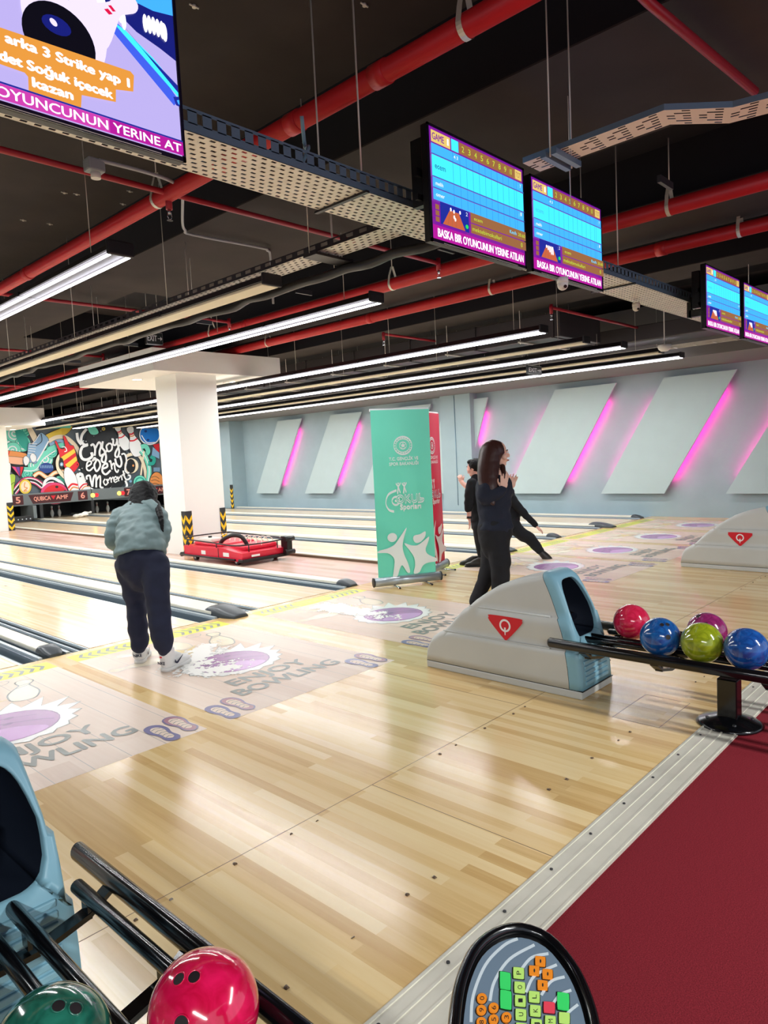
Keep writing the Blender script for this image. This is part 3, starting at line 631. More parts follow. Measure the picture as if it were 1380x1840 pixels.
G = Flat((ml, -3.6002, mb_), XA*(mr-ml), ZA*(mt-mb_), -YA, .00025)
def uv(x, y): p = onY(x/4, y/4, -3.6); return ((p.x-ml)/(mr-ml), (p.z-mb_)/(mt-mb_))
def U(L): return [uv(*q) for q in L]
def clampU(L): return [(min(1, max(0, a)), min(1, max(0, c))) for a, c in U(L)]
E_FL = em('pale_lane', (176, 164, 222), 1.1); E_FL2 = em('lilac_lane', (140, 130, 214), 1.0); E_DB = em('deep_blue', (20, 30, 130), .8); E_GB = em('gutter_blue', (60, 90, 220), 1.1); E_OR = em('caption_orange', (226, 150, 60), 1.0); E_SKY = em('sky_blue', (60, 160, 255), 1.2); E_BK = em('ball_black', (6, 8, 30), .4); E_PK = em('ticker_pink', (200, 60, 170), 1.0); E_PIN = em('pin_white', (226, 214, 250), 1.1)
G.rect(0, 0, 1, 1, E_FL)
G.poly([(0, .66), (.35, .72), (.52, 1), (0, 1)], E_FL2)
G.poly(clampU([(480, -60), (1400, -60), (1400, 480), (1335, 470), (1150, 350), (980, 230), (860, 110), (780, 150), (700, 60)]), E_DB)
G.poly(clampU([(900, -20), (1400, -20), (1400, 190), (1100, 80)]), E_SKY)
G.poly(clampU([(760, 170), (1250, 760), (1330, 740), (1090, 440), (930, 250), (800, 130)]), E_GB)
G.poly(clampU([(800, 150), (1330, 720), (1335, 660), (1100, 420), (900, 220)]), E_CY)
G.poly(clampU([(840, 130), (1335, 690), (1335, 640), (1000, 330)]), E_NAV)
for q in ((710, 30), (740, 40), (830, 80), (860, 100), (885, 150), (1040, 170), (1070, 180), (1100, 190), (1130, 205), (1160, 220), (1180, 240), (1175, 235)): a = uv(*q); G.ell(a[0], a[1], .01, .055, E_WHT, 0, 12)
G.poly(clampU([(1240, 700), (1335, 720), (1335, 790), (1260, 760)]), E_NAV); G.poly(clampU([(1265, 725), (1330, 740), (1330, 775), (1275, 750)]), E_SKY)
def pinuv(x, y, s, rot, m=E_PIN):
    a = uv(x, y); o = [(.0, .5), (.09, .48), (.12, .4), (.09, .3), (.07, .22), (.12, .08), (.19, -.12), (.19, -.3), (.12, -.5), (-.12, -.5), (-.19, -.3), (-.19, -.12), (-.12, .08), (-.07, .22), (-.09, .3), (-.12, .4), (-.09, .48)]
    c, d = math.cos(rot), math.sin(rot); Q = [(a[0]+s*(px*c-py*d)*.62, a[1]+s*(px*d+py*c)) for px, py in o]
    Q = [(min(1, max(0, p)), min(1, max(0, q))) for p, q in spline(Q, True, 3)]; G.poly(Q, m)
    return a
pinuv(400, 20, .55, .1); pinuv(230, 0, .45, .3); pinuv(610, 60, .62, -.05); pinuv(720, 150, .62, -.75)
G.stroke(U([(755, 70), (790, 110)]), .02, E_RED, False, False); G.stroke(U([(780, 45), (815, 90)]), .015, E_RED, False, False)
a = uv(425, 290); G.ell(a[0], a[1], .125, .19, E_BK, 0, 36); a = uv(400, 190); G.ell(a[0], a[1], .05, .05, E_DB, .3, 16); G.ell(a[0]-.01, a[1]+.01, .012, .02, E_PIN, .3, 12)
cap = lambda P: G.poly(clampU(P), E_OR)
cap([(-260, 120), (930, 520), (955, 550), (950, 665), (825, 650), (825, 740), (580, 690), (575, 780), (200, 680), (195, 560), (170, 530), (-260, 380)])
def tuv(s, x0, y0, x1, y1, h, m, bold=.003):
    a = uv(x0, y0); c = uv(x1, y1); G.text(s, a[0], a[1], h, m, c[0]-a[0], bold=bold, rot=0)
tuv('arka 3 Strike yap 1', 35, 310, 920, 605, .05, E_WHT); tuv('det So\u011fuk i\u00e7ecek', -10, 435, 800, 690, .05, E_WHT); tuv('kazan', 230, 630, 515, 715, .05, E_WHT)
G.rect(0, .0, 1, .082, E_PK); G.rect(.7, 0, 1, .082, E_MAG); G.rect(0, .082, 1, .092, E_NAV)
G.text('BASKA BIR OYUNCUNUN YERINE AT', .03, .015, .052, E_WHT, .96, bold=.001)
G.build('display', t)
# ------------------------------------------------------------------ pillars with white heads
M_HZY = mat('hazard_yellow', (246, 196, 20), .45); M_HZB = mat('hazard_black', (42, 44, 46), .5)
def hazard(F, w, h, pitch=.17):
    F.rect(0, 0, w, h, M_HZB); F.k += 1; z = .01; c = w/2
    while z+pitch < h+.02:
        F.k -= 1; F.poly([(0, z+pitch*.55), (c, z), (w, z+pitch*.55), (w, min(h, z+pitch*1.0)), (c, z+pitch*.45), (0, min(h, z+pitch*1.0))], M_HZY); z += pitch
def pillar(x0, y0, w, d, box, label, lamps):
    t = thing('pillar', (x0+w/2, y0+d/2, 0), label, 'pillar')
    b = MB(); b.box((x0, y0, 0), (x0+w, y0+d, 3.1), M_WHITE, .006); b.build('shaft', t)
    (bx0, by0, bx1, by1, z0, z1) = box
    b = MB(); b.box((bx0, by0, z0), (bx1, by1, z1), M_WHITE, .004); b.build('head', t)
    for (lx, ly) in lamps:
        b = MB(); b.lathe([(.075, 0), (.1, -.006), (.1, .002), (.075, .004)], (lx, ly, z0-.002), M_WHITE, 24)
        o = b.build('downlight', t); c = MB(); c.cyl((lx, ly, z0-.004), (lx, ly, z0-.001), .074, M_LAMP, 24); c.build('lamp_disc', o)
    return t
pillar(3.73, 4.57, .78, .68, (3.24, 4.4, 5.8, 7.12, 3.05, 3.41), 'thick white square pillar with broad white head left of centre', [(3.6, 5.62), (4.5, 4.72), (5.38, 5.3)])
pillar(3.6, 14.4, .78, .7, (3.3, 13.6, 5.1, 15.9, 2.78, 3.24), 'distant white pillar with white head at the left edge', [(4.3, 14.0), (4.9, 15.4)])
def guard(faces, h, label):
    # corner protector: flat rubber strips folded round the pillar corner
    t = thing('corner_guard', faces[0][0], label, 'corner guard')
    b = MB()
    for (O, X, N, w) in faces:
        O, X, N = Vector(O), Vector(X), Vector(N); F = Flat(O+N*.012, X, ZA, N, .0006); hazard(F, w, h)
        P = [O, O+X*w, O+X*w+N*.012, O+N*.012]; b.prism(P, ZA*h, M_HZB); F.build('chevron_strip', t)
    b.build('rubber_strip', t)
guard([((3.72, 4.57, 0), (1, 0, 0), (0, -1, 0), .12), ((3.73, 4.69, 0), (0, -1, 0), (-1, 0, 0), .12)], .75, 'black and yellow guard on the left corner of the main pillar')
guard([((4.40, 4.57, 0), (1, 0, 0), (0, -1, 0), .11)], .75, 'black and yellow guard on the right corner of the main pillar')
guard([((4.22, 14.4, 0), (1, 0, 0), (0, -1, 0), .16)], .76, 'black and yellow guard on the distant pillar at the left edge')
guard([((11.2, 14.16, 0), (0, -1, 0), (-1, 0, 0), .16)], .8, 'small black and yellow guard on the blue wall corner behind the pillar')
# ------------------------------------------------------------------ slanted wall panels with pink strip lights
M_PINK = mat('pink_led_strip', (255, 40, 150), .5, emit=34); M_ALU = mat('strip_channel', (150, 150, 156), .4, metal=.5)
def wpanel(y, w, label, k=1.0, led=True):
    # y is the larger Y of the bottom edge (left in view); leans towards smaller Y
    t = thing('wall_panel', (11.63, y-w/2, .48), label, 'wall panel'); zt = 2.79; lean = 1.36*k; X0, X1 = 11.60, 11.64
    b = MB(); b.prism([(X0, y, .48), (X0, y-w, .48), (X0, y-w-lean, zt), (X0, y-lean, zt)], (.04, 0, 0), M_PANEL); b.build('panel_board', t)
    b = MB(); b.prism([(X1, y-.2, .66), (X1, y-w+.2, .66), (X1, y-w-lean+.2, zt-.14), (X1, y-lean-.2, zt-.14)], (.09, 0, 0), M_HOUS); b.build('back_frame', t)
    if led:
        for (yy, m) in ((y-w, 1), (y, 0)):
            s = .12; e = .86 if m else .8; z0 = .48+(zt-.48)*s; z1 = .48+(zt-.48)*e; dy = .03 if m else -.08
            a = Vector((X1+.012, yy-lean*s+dy, z0)); c = Vector((X1+.012, yy-lean*e+dy, z1))
            if m or k > 1: MB().cyl(a, c, .007, M_PINK, 8).build('light_strip', t)
wpanel(13.25, 1.15, 'smallest slanted grey wall panel, first right of the pillar'); wpanel(10.76, 1.27, 'slanted grey wall panel, second right of the pillar')
wpanel(8.25, 1.3, 'slanted wall panel half hidden behind the green banner'); wpanel(5.95, 1.3, 'slanted wall panel fully behind the banners', .6)
wpanel(3.40, 1.42, 'slanted grey wall panel just right of the walking woman', 1.01); wpanel(1.0, 1.35, 'largest slanted grey panel with bright pink edge light, right part of the wall', 1.02)
wpanel(-1.52, 1.4, 'slanted wall panel at the right edge behind the far ball return', 1.01)
# ------------------------------------------------------------------ roll-up banners
def banner(a, c, H, col, m_print, label, m_okul):
    a = Vector((*a, 0)); c = Vector((*c, 0)); X = (c-a).normalized(); w = (c-a).length; N = X.cross(ZA)  # N faces the viewer side
    t = thing('roll_up_banner', (a+c)/2, label, 'banner')
    b = MB(); n = 16; vs = []
    for j in range(9):
        for i in range(n+1):
            u = i/n; bow = .006*math.sin(u*math.pi*3+j*.35)*(1-abs(j/4-1)*.8); vs.append(a+X*(.055+u*(w-.11))+ZA*(.08+(H-.08)*j/8)+N*bow)
    b.add(vs, [[j*(n+1)+i, j*(n+1)+i+1, (j+1)*(n+1)+i+1, (j+1)*(n+1)+i] for j in range(8) for i in range(n)], col, True)
    b.build('banner_sheet', t)
    F = Flat(a+X*.055+ZA*.085+N*.0085, X*(w-.11), ZA*(H-.095), N, .0002)
    def q(x, y):
        l = 150+(y-95)*.041; r = 648+(y-95)*.058; return ((x-l)/(r-l), 1-(y-95)/1600)
    Q = lambda L: [q(*p) for p in L]
    e = q(425, 425); F.ring(*e, .155, .052, .01, m_print); F.ring(*e, .12, .04, .006, m_print); F.ring(*e, .06, .02, .006, m_print)
    for k in range(20): an = k*math.pi/10; F.ell(e[0]+.138*math.cos(an), e[1]+.046*math.sin(an), .009, .003, m_print, 0, 8)
    F.poly([(e[0]+(.05 if k % 2 else .022)*math.sin(k*math.pi/5), e[1]-(.017 if k % 2 else .0075)*math.cos(k*math.pi/5)) for k in range(10)], m_print)
    F.text('T.C. GEN\u00c7L\u0130K VE', .27, .708, .018, m_print, .5, bold=.0012); F.text('SPOR BAKANLI\u011eI', .27, .678, .018, m_print, .5, bold=.0012)
    e = q(365, 945); F.stroke([q(370, 845), q(300, 880), q(278, 960), q(305, 1025), q(350, 1045)], .014, m_print)
    F.ring(*e, .065, .024, .012, m_print); F.ell(*e, .018, .007, m_print)
    F.text('OKUL', .36, .455, .045, m_print, .46, bold=.006); F.k += 1; F.text('OKUL', .36, .455, .045, m_okul, .46, bold=.0)
    F.stroke([q(575, 880), q(580, 930), q(612, 940), q(605, 968), q(560, 975)], .008, m_print)
    F.text('Sporlar\u0131', .42, .415, .03, m_print, .36, bold=.003)
    for (hx, hy) in ((385, 800), (437, 800)):
        e = q(hx, hy); F.ell(e[0], e[1]+.012, .014, .005, m_print); F.stroke([(e[0]-.04, e[1]+.012), (e[0], e[1]-.004), (e[0]+.04, e[1]+.014)], .012, m_print); F.stroke([(e[0], e[1]), (e[0]-.01, e[1]-.03), (e[0]-.02, e[1]-.05)], .02, m_print); F.stroke([(e[0], e[1]-.01), (e[0]+.03, e[1]-.045)], .014, m_print)
    e = q(333, 1290); F.ell(*e, .082, .027, m_print)
    F.poly(spline(Q([(460, 1205), (440, 1290), (425, 1380), (440, 1460), (475, 1550), (495, 1635), (470, 1640), (425, 1565), (400, 1600), (380, 1665), (340, 1680), (348, 1590), (352, 1500), (310, 1445), (260, 1430), (205, 1425), (215, 1405), (290, 1390), (350, 1362), (390, 1310)]), True, 3), m_print)
    F.poly(spline(Q([(520, 1325), (530, 1290), (580, 1282), (630, 1258), (628, 1310), (590, 1355), (545, 1362)]), True, 3), m_print)
    F.poly(spline(Q([(440, 1355), (500, 1380), (560, 1385), (615, 1350), (665, 1312), (655, 1370), (635, 1430), (650, 1475), (700, 1510), (738, 1530), (736, 1560), (660, 1565), (610, 1590), (580, 1650), (528, 1655), (540, 1580), (530, 1500), (490, 1430)]), True, 3), m_print)
    F.build('print', t)
    b = MB(); b.box((0, 0, 0), (w-.1, .02, .03), M_WHT, .006, Matrix.Translation(a+X*.05+ZA*(H-.012)-N*.01) @ Matrix(((X.x, -N.x, 0, 0), (X.y, -N.y, 0, 0), (0, 0, 1, 0), (0, 0, 0, 1)))); b.build('top_rail', t)
    b = MB(); b.tube([a+ZA*.07, c+ZA*.07], .052, mat('cassette_silver', (176, 186, 194), .3, metal=.6), 20, rb=.04, side=ZA)
    b.build('base_cassette', t)
    b = MB()
    for e in (a, c): s = -1 if e is a else 1; b.tube([e+ZA*.07, e+ZA*.07+X*.012*s], .056, M_DKSTEEL, 20, rb=.044, side=ZA)
    b.build('end_plate', t)
    for u in (.3, .78):
        p = a+X*w*u; b = MB(); b.tube([p-N*.17+ZA*.012, p+N*.17+ZA*.012], .008, M_CHR, 8, rb=.012, side=ZA)
        b.tube([p+N*.16+ZA*.012, p+N*.185+ZA*.012], .011, M_BLK, 8); b.tube([p+N*0+ZA*.01, p+ZA*.035], .012, M_DKSTEEL, 8); b.build('foot', t)
    MB().cyl(a.lerp(c, .5)-N*.02+ZA*.07, a.lerp(c, .5)-N*.02+ZA*(H-.01), .01, M_STEEL, 8).build('support_pole', t)
banner((3.15, -.35), (3.88, -.735), 2.03, mat('banner_teal', (116, 238, 208), .38, noise=.03, nscale=2), mat('banner_white', (240, 250, 248), .45), 'tall teal roll-up banner with white figures standing at the foul line', mat('banner_teal_light', (120, 232, 204), .4))
banner((3.93, -.46), (4.68, -.20), 2.02, mat('banner_red', (232, 34, 74), .4, noise=.03, nscale=2), mat('banner_white_red', (250, 232, 232), .45), 'red roll-up banner mostly hidden behind the teal one', mat('banner_magenta', (190, 30, 110), .4))
# ------------------------------------------------------------------ mural above the pins
YMU = 17.9
def mc(n, rgb): return mat('mural_'+n, rgb, .5)
Kb, Kw, Km, Km2, Ko, Ky, Kr, Kcr, Kbl, Knv, Kg, Kpk, Kgr, Kgb = mc('black', (26, 28, 32)), mc('white', (244, 244, 244)), mc('mint', (120, 222, 196)), mc('teal', (44, 168, 150)), mc('orange', (236, 150, 80)), mc('yellow', (240, 206, 70)), mc('red', (226, 36, 48)), mc('cream', (244, 226, 196)), mc('sky', (140, 180, 214)), mc('navy', (30, 62, 140)), mc('green', (176, 208, 72)), mc('pink', (226, 66, 120)), mc('grey', (104, 116, 126)), mc('blue', (24, 120, 214))
t = thing('wall_mural', (8.4, YMU, .8), 'colourful bowling mural with the white words Enjoy every Moment above the pins', 'mural')
MB().box((-4, YMU+.003, .7), (11.2, YMU+.06, 3.3), Kgr).build('mural_board', t)
F = Flat((0, 0, 0), XA, ZA, -YA, .0009); F.fn = lambda x, y: onY(x/4.759, 730+y/4.76, YMU)
def circ(x, y, r, m, m2=None, sp=True):
    F.ell(x, y, r, r*1.05, m); F.ring(x, y, r, r*1.05, 3, Kb)
    if m2:
        if sp: F.spiral(x, y, r*.8, r*.14, m2, 2.2)
        else: F.ring(x, y, r*.66, r*.68, r*.2, m2)
def blob(P, m, o=True, w=3):
    Q = spline(P, True, 4); F.poly(Q, m)
    if o: F.stroke(Q, w, Kb, True, False)
F.rect(5, 165, 1345, 800, Kgr)
# dark gaps, mint swirls, shoe boxes
blob([(60, 300), (140, 280), (220, 380), (480, 350), (560, 420), (600, 560), (420, 640), (250, 600), (90, 560)], Kb, False)
for a in ((40, 250, 85), (120, 230, 75), (205, 200, 62), (195, 320, 66), (110, 380, 70), (380, 455, 72), (300, 500, 66), (440, 390, 50), (510, 640, 45), (230, 580, 50)): circ(*a, Km, Kw if a[2] > 64 else Km2)
blob([(130, 190), (220, 240), (260, 330), (400, 330), (380, 370), (230, 380), (150, 300)], Km2, False)
F.stroke([(200, 540), (300, 530), (350, 440), (460, 350), (560, 330)], 40, Km); F.stroke([(200, 550), (300, 545), (370, 450), (470, 380)], 8, Kw)
blob([(30, 378), (215, 402), (205, 440), (30, 425)], Ko); blob([(35, 430), (210, 445), (200, 500), (40, 480)], mc('peach', (248, 186, 148))); F.stroke([(80, 380), (45, 480)], 8, Kr)
blob([(0, 480), (85, 490), (80, 600), (50, 700), (0, 700)], Kw); 
for k in range(7): F.stroke([(40, 500+k*16), (78, 506+k*16)], 4, Kgr)
blob([(350, 270), (470, 205), (610, 170), (570, 235), (470, 280), (390, 310)], Ky); blob([(220, 175), (260, 170), (330, 300), (290, 320)], Kcr); F.stroke([(400, 180), (520, 175), (600, 175)], 26, Km)
F.stroke([(410, 300), (480, 265), (560, 270), (640, 340), (680, 420)], 34, Kcr); F.stroke([(420, 330), (500, 295), (570, 320), (620, 360)], 24, Kbl)
blob([(238, 318), (270, 325), (335, 232), (372, 240), (412, 290), (380, 360), (330, 440), (300, 490), (250, 480), (200, 500), (192, 450), (225, 420)], Kbl)
blob([(192, 452), (215, 425), (245, 450), (240, 490), (210, 508)], Kw); blob([(250, 430), (275, 400), (305, 430), (300, 470), (270, 478)], Kw); F.stroke([(310, 470), (360, 390), (410, 300)], 12, Kw)
for k in range(5): F.stroke([(232+k*3, 400-k*20), (290+k*5, 410-k*22)], 5, Kw)
F.stroke([(330, 240), (300, 290), (270, 320)], 6, Kw); F.stroke([(345, 235), (350, 300), (300, 340)], 6, Kb)
F.ell(390, 528, 62, 44, Knv)
for k in range(8): F.stroke([(340+k*14, 505), (344+k*14, 530)], 6, Kbl)
# waves, medal, red ball, green box
for k, (m, w) in enumerate(((Kb, 40), (Ko, 34), (Kcr, 20))): F.stroke([(280, 600), (330, 570), (400, 610), (460, 570), (540, 560), (640, 600)], w, m)
for k, (m, w) in enumerate(((Kb, 60), (Kpk, 52), (Kw, 34), (Kb, 18))): F.stroke([(110, 740), (200, 640), (290, 640), (360, 690)], w, m)
for m, w in ((Kb, 30), (Kw, 24)): F.stroke([(360, 720), (380, 640), (440, 615), (510, 650), (540, 690)], w, m)
blob([(90, 510), (195, 515), (165, 610), (155, 600)], Kb); F.poly([(92, 515), (125, 520), (160, 600)], Kpk); F.poly([(165, 518), (192, 518), (168, 605)], Kr); F.poly([(128, 520), (160, 520), (162, 600)], mc('violet', (120, 60, 160)))
F.ell(208, 688, 56, 66, Kb); F.ell(208, 688, 52, 62, Ky); F.ell(208, 688, 38, 47, Kcr); F.stroke([(205, 650), (200, 690), (225, 700), (195, 725), (225, 722)], 8, Ko)
blob([(68, 602), (122, 592), (110, 700), (100, 782), (58, 790)], Kg); F.stroke([(62, 690), (112, 650)], 4, Kb)
F.ell(455, 745, 122, 98, Kb); F.ell(455, 745, 117, 93, Kpk); F.ell(462, 752, 100, 80, Kr); F.ell(476, 690, 14, 11, Kb); F.ell(546, 730, 14, 12, Kb); F.stroke([(345, 700), (400, 655), (450, 648)], 8, Kw)
# striped vest
blob([(458, 305), (474, 302), (506, 362), (546, 350), (530, 262), (548, 262), (588, 332), (622, 345), (655, 470), (666, 505), (605, 575), (545, 530), (500, 430), (486, 372)], Kr)
F.poly([(512, 436), (622, 364), (636, 395), (530, 470)], Ky); F.poly([(548, 500), (640, 428), (650, 462), (572, 535)], Ky); F.stroke([(515, 352), (545, 350), (560, 380), (540, 390)], 8, Kw)
blob([(495, 410), (465, 470), (480, 560), (540, 625), (560, 610), (510, 540), (500, 470)], Kcr); F.ell(512, 492, 22, 50, Kb); F.ell(516, 497, 14, 17, Kbl); F.ell(516, 497, 6, 7, Kw)
def mpin(x, y, s, rot, m=Kw):
    o = [(.0, .5), (.09, .48), (.12, .4), (.09, .3), (.07, .22), (.12, .08), (.2, -.12), (.2, -.3), (.12, -.5), (-.12, -.5), (-.2, -.3), (-.2, -.12), (-.12, .08), (-.07, .22), (-.09, .3), (-.12, .4), (-.09, .48)]
    c, d = math.cos(rot), math.sin(rot); g = lambda px, py: (x+s*(px*c-py*d), y-s*(px*d+py*c))
    Q = spline([g(*p) for p in o], True, 3); F.poly(Q, m); F.stroke(Q, 3, Kb, True, False)
    for yy, cc, ww in ((.27, Kr, .05), (.2, Ko, .035), (.05, Kr, .045)): F.stroke([g(-.08-.05*(yy < .1), yy), g(0, yy-.03), g(.08+.05*(yy < .1), yy)], s*ww, cc)
def upin(x, y, w, h, rot):   # upside-down pin body with stripes low down
    c, d = math.cos(rot), math.sin(rot); g = lambda px, py: (x+px*c*w-py*d*h, y+px*d*w+py*c*h)
    Q = spline([g(*p) for p in [(-.2, -.5), (.2, -.5), (.48, -.15), (.45, .2), (.3, .5), (-.3, .5), (-.45, .2), (-.48, -.15)]], True, 3); F.poly(Q, Kw); F.stroke(Q, 3, Kb, True, False)
    F.stroke([g(-.42, .22), g(0, .12), g(.42, .22)], h*.07, Kr); F.stroke([g(-.38, .34), g(0, .24), g(.38, .34)], h*.05, Ko)
upin(695, 650, 110, 170, -.45); upin(596, 640, 105, 230, -.32)
# black splash behind the lettering
blob([(735, 175), (950, 175), (975, 240), (1010, 260), (1050, 330), (1075, 440), (1080, 540), (1060, 640), (1010, 700), (900, 722), (800, 715), (740, 670), (700, 580), (670, 500), (655, 400), (690, 300), (725, 250)], Kb, False)
R = random.Random(11)
for k in range(70):
    a = R.uniform(0, 6.28); q = R.uniform(.86, 1.08); F.k -= 1; F.ell(868+215*q*math.cos(a), 470+255*q*math.sin(a), R.uniform(2, 9), R.uniform(2, 9), Kb if k % 3 else Kw, 0, 8)
F.k += 2; blob([(740, 180), (800, 180), (830, 225), (800, 245), (760, 235)], Km, False); F.ell(872, 195, 15, 14, Ky); F.ell(872, 195, 8, 8, Kgr)
circ(1110, 510, 62, Kcr, None); F.ell(1105, 512, 40, 60, Kb); F.ell(1125, 508, 8, 10, Ko)
F.stroke([(1060, 430), (1120, 410), (1180, 430), (1220, 520), (1240, 660)], 26, Kcr)
mpin(1030, 270, 220, .42); mpin(1130, 300, 260, .3)
F.ell(1265, 245, 90, 88, Kw); F.ell(1265, 243, 82, 80, mc('ballblue', (30, 130, 226))); F.stroke([(1195, 250), (1240, 310), (1310, 310)], 8, Kw); F.ell(1230, 215, 12, 11, Knv); F.ell(1250, 290, 12, 9, Knv)
for m, w in ((Kb, 44), (Km, 38)): F.stroke([(1190, 350), (1230, 345), (1250, 390), (1220, 420)], w, m)
for m, w in ((Kb, 44), (Km, 38), (Kw, 8)): F.stroke([(1190, 380), (1230, 440), (1260, 540), (1250, 660)], w, m)
for m, w in ((Kb, 36), (Km2, 30)): F.stroke([(1270, 430), (1300, 450), (1290, 490), (1250, 490)], w, m)
F.stroke([(1215, 385), (1180, 650)], 14, Kcr, False, False)
F.poly([(1290, 330), (1345, 320), (1345, 420)], Kr); F.poly([(1290, 350), (1345, 400), (1345, 450), (1280, 420)], Kbl)
circ(1180, 650, 56, Km, Km2, False); F.ell(1100, 642, 11, 11, Kbl)
F.ell(1320, 650, 62, 90, Kb); F.ell(1322, 650, 57, 85, Ko)
for k in range(4): F.stroke([(1275, 610+k*28), (1310, 600+k*30), (1345, 620+k*26)], 4, Kb)
for k in range(6): F.stroke([(1300+k*9, 525), (1300+k*9, 560)], 6, Kbl)
for m, w in ((Kb, 30), (Kw, 24)): F.stroke([(640, 230), (650, 290), (680, 330)], w, m)
# brush lettering
def L(P, w=26): Q = [((90+x/8.118)*4.759, (y/8.118+40)*4.76) for x, y in P]; F.stroke(Q, w*.53, Kw, False, True)
for P, w in (([(505, 10), (440, 90), (425, 180), (470, 240), (525, 235)], 42), ([(515, 245), (440, 275), (412, 360), (440, 440), (510, 455), (580, 410), (572, 350)], 44),
             ([(560, 255), (598, 235), (625, 300), (618, 400)], 34), ([(625, 300), (680, 205), (712, 250), (690, 340), (702, 400), (742, 380)], 32),
             ([(738, 190), (728, 280), (762, 330), (785, 420), (765, 495), (722, 470), (738, 400), (800, 320)], 32), ([(835, 215), (790, 260), (815, 335), (865, 310), (870, 245), (835, 215)], 28),
             ([(862, 160), (888, 165), (890, 235), (925, 240), (945, 180)], 30), ([(940, 150), (955, 240), (975, 340), (955, 415), (920, 405), (925, 345), (985, 240)], 30),
             ([(500, 560), (565, 520), (560, 478), (512, 500), (502, 590), (545, 615), (600, 565)], 26), ([(585, 480), (618, 430), (640, 470), (612, 540), (645, 625), (695, 560), (688, 485), (640, 450), (600, 460)], 30),
             ([(728, 590), (800, 560), (790, 510), (742, 545), (730, 625), (780, 670), (850, 610)], 32), ([(825, 490), (848, 475), (860, 540), (870, 600)], 26), ([(865, 545), (900, 510), (915, 600), (945, 640), (965, 600)], 26),
             ([(915, 440), (935, 520), (985, 560), (1010, 500), (985, 400)], 32), ([(1005, 380), (1055, 375), (1080, 470), (1060, 600), (1095, 650), (1120, 640)], 26), ([(1085, 500), (1060, 560), (1065, 640)], 18),
             ([(505, 745), (500, 700), (545, 690), (560, 760), (585, 850)], 30), ([(585, 850), (600, 720), (635, 690), (640, 860)], 30), ([(640, 760), (690, 690), (700, 760), (700, 850), (745, 865)], 28), ([(560, 870), (600, 890), (640, 920)], 18),
             ([(770, 735), (745, 780), (775, 825), (808, 785), (785, 738)], 22), ([(795, 735), (815, 800)], 22), ([(815, 760), (845, 715), (860, 790)], 20), ([(858, 745), (885, 710), (900, 780)], 20),
             ([(900, 755), (940, 735), (920, 700), (897, 740), (912, 785), (950, 765)], 18), ([(950, 700), (968, 770)], 20), ([(968, 730), (1000, 690), (1015, 755)], 20),
             ([(1030, 615), (1045, 690), (1075, 745), (1125, 730), (1130, 690), (1100, 680)], 26), ([(1010, 680), (1060, 660)], 16), ([(1060, 760), (1085, 830), (1045, 885), (975, 890), (950, 865)], 32)): L(P, w)
F.build('mural_print', t)
# ------------------------------------------------------------------ pinsetter masks, pins, pit
M_MASK = mat('mask_grey', (112, 120, 122), .5); M_SIGN = mat('sign_maroon', (74, 24, 30), .4); M_NUM = mat('number_peach', (240, 160, 140), .4)
YK = 17.7
def m2(x, y): p = onY(x/4.759, 730+y/4.76, YK); return p.x, p.z
def mask_unit(x0, x1, label):
    t = thing('pinsetter_mask', ((x0+x1)/2, YK, .52), label, 'pinsetter mask')
    MB().box((x0, YK, .50), (x1, YK+.18, .88), M_MASK, .01).build('mask_panel', t)
    return t
def number(s, cx, t):
    F = Flat((cx-.16, YK-.004, .54), XA, ZA, -YA, .001); F.rect(0, 0, .32, .3, M_SIGN); F.text(s, .16, .06, .19, M_NUM, .13, 'C', .008); F.build('number_plate', t)
def sign(cx, t):
    F = Flat((cx, YK-.004, .50), XA, ZA, -YA, .001); F.poly([(-.72, .33), (.72, .33), (.6, .04), (-.6, .04)], M_SIGN)
    F.text('QUBICA', -.56, .13, .13, M_NUM, .52, bold=.004); F.text('AMF', .14, .13, .13, M_NUM, .38, bold=.004); F.poly([(-.03, .26), (.13, .26), (.05, .13)], M_LOGO); F.build('brand_sign', t)
def lamp(cx, t):
    for k, m in enumerate((mat('mask_lamp_yellow', (255, 214, 70), .4, emit=3), mat('mask_lamp_red', (230, 30, 40), .4, emit=1.2))):
        b = MB(); b.cyl((cx+k*.13, YK-.02, .67), (cx+k*.13, YK, .67), .07, m, 16); b.build('signal_lamp', t)
t = mask_unit(4.75, 8.02, 'grey pinsetter mask with numbers 5 and 6 and a maroon brand sign'); number('5', 5.66, t); number('6', 7.72, t); sign(6.7, t)
t = mask_unit(8.04, 11.4, 'grey pinsetter mask with number 7 and small signal lamps'); number('7', 9.35, t); number('8', 11.1, t); sign(10.35, t); lamp(8.06, t); lamp(9.0, t)
t = mask_unit(-1.0, 3.24, 'grey pinsetter mask on the lanes before the pillars'); number('3', .1, t); number('4', 2.9, t); sign(1.5, t)
t = mask_unit(-4.4, -1.02, 'grey pinsetter mask farthest left'); sign(-2.5, t)
def pprof(s=1): return [(0, 0), (.026, 0), (.031, .006), (.045, .05), (.0575, .1), (.0605, .115), (.056, .16), (.041, .21), (.027, .25), (.0235, .27), (.0255, .3), (.032, .335), (.0318, .35), (.026, .37), (.014, .379), (0, .381)]
def bpin(x, y, label, group=None):
    t = thing('bowling_pin', (x, y, 0), label, 'bowling pin', group)
    MB().lathe(pprof(), (x, y, 0), M_WHITE, 20).build('pin_body', t)
    b = MB()
    for z, r in ((.262, .0255), (.285, .0255)): b.lathe([(r-.002, z-.006), (r+.0015, z-.006), (r+.0015, z+.006), (r-.002, z+.006)], (x, y, 0), M_LOGO, 20)
    b.build('neck_stripe', t); return t
def topin(px, py): p = onY(px, py, 18.8); return p.x
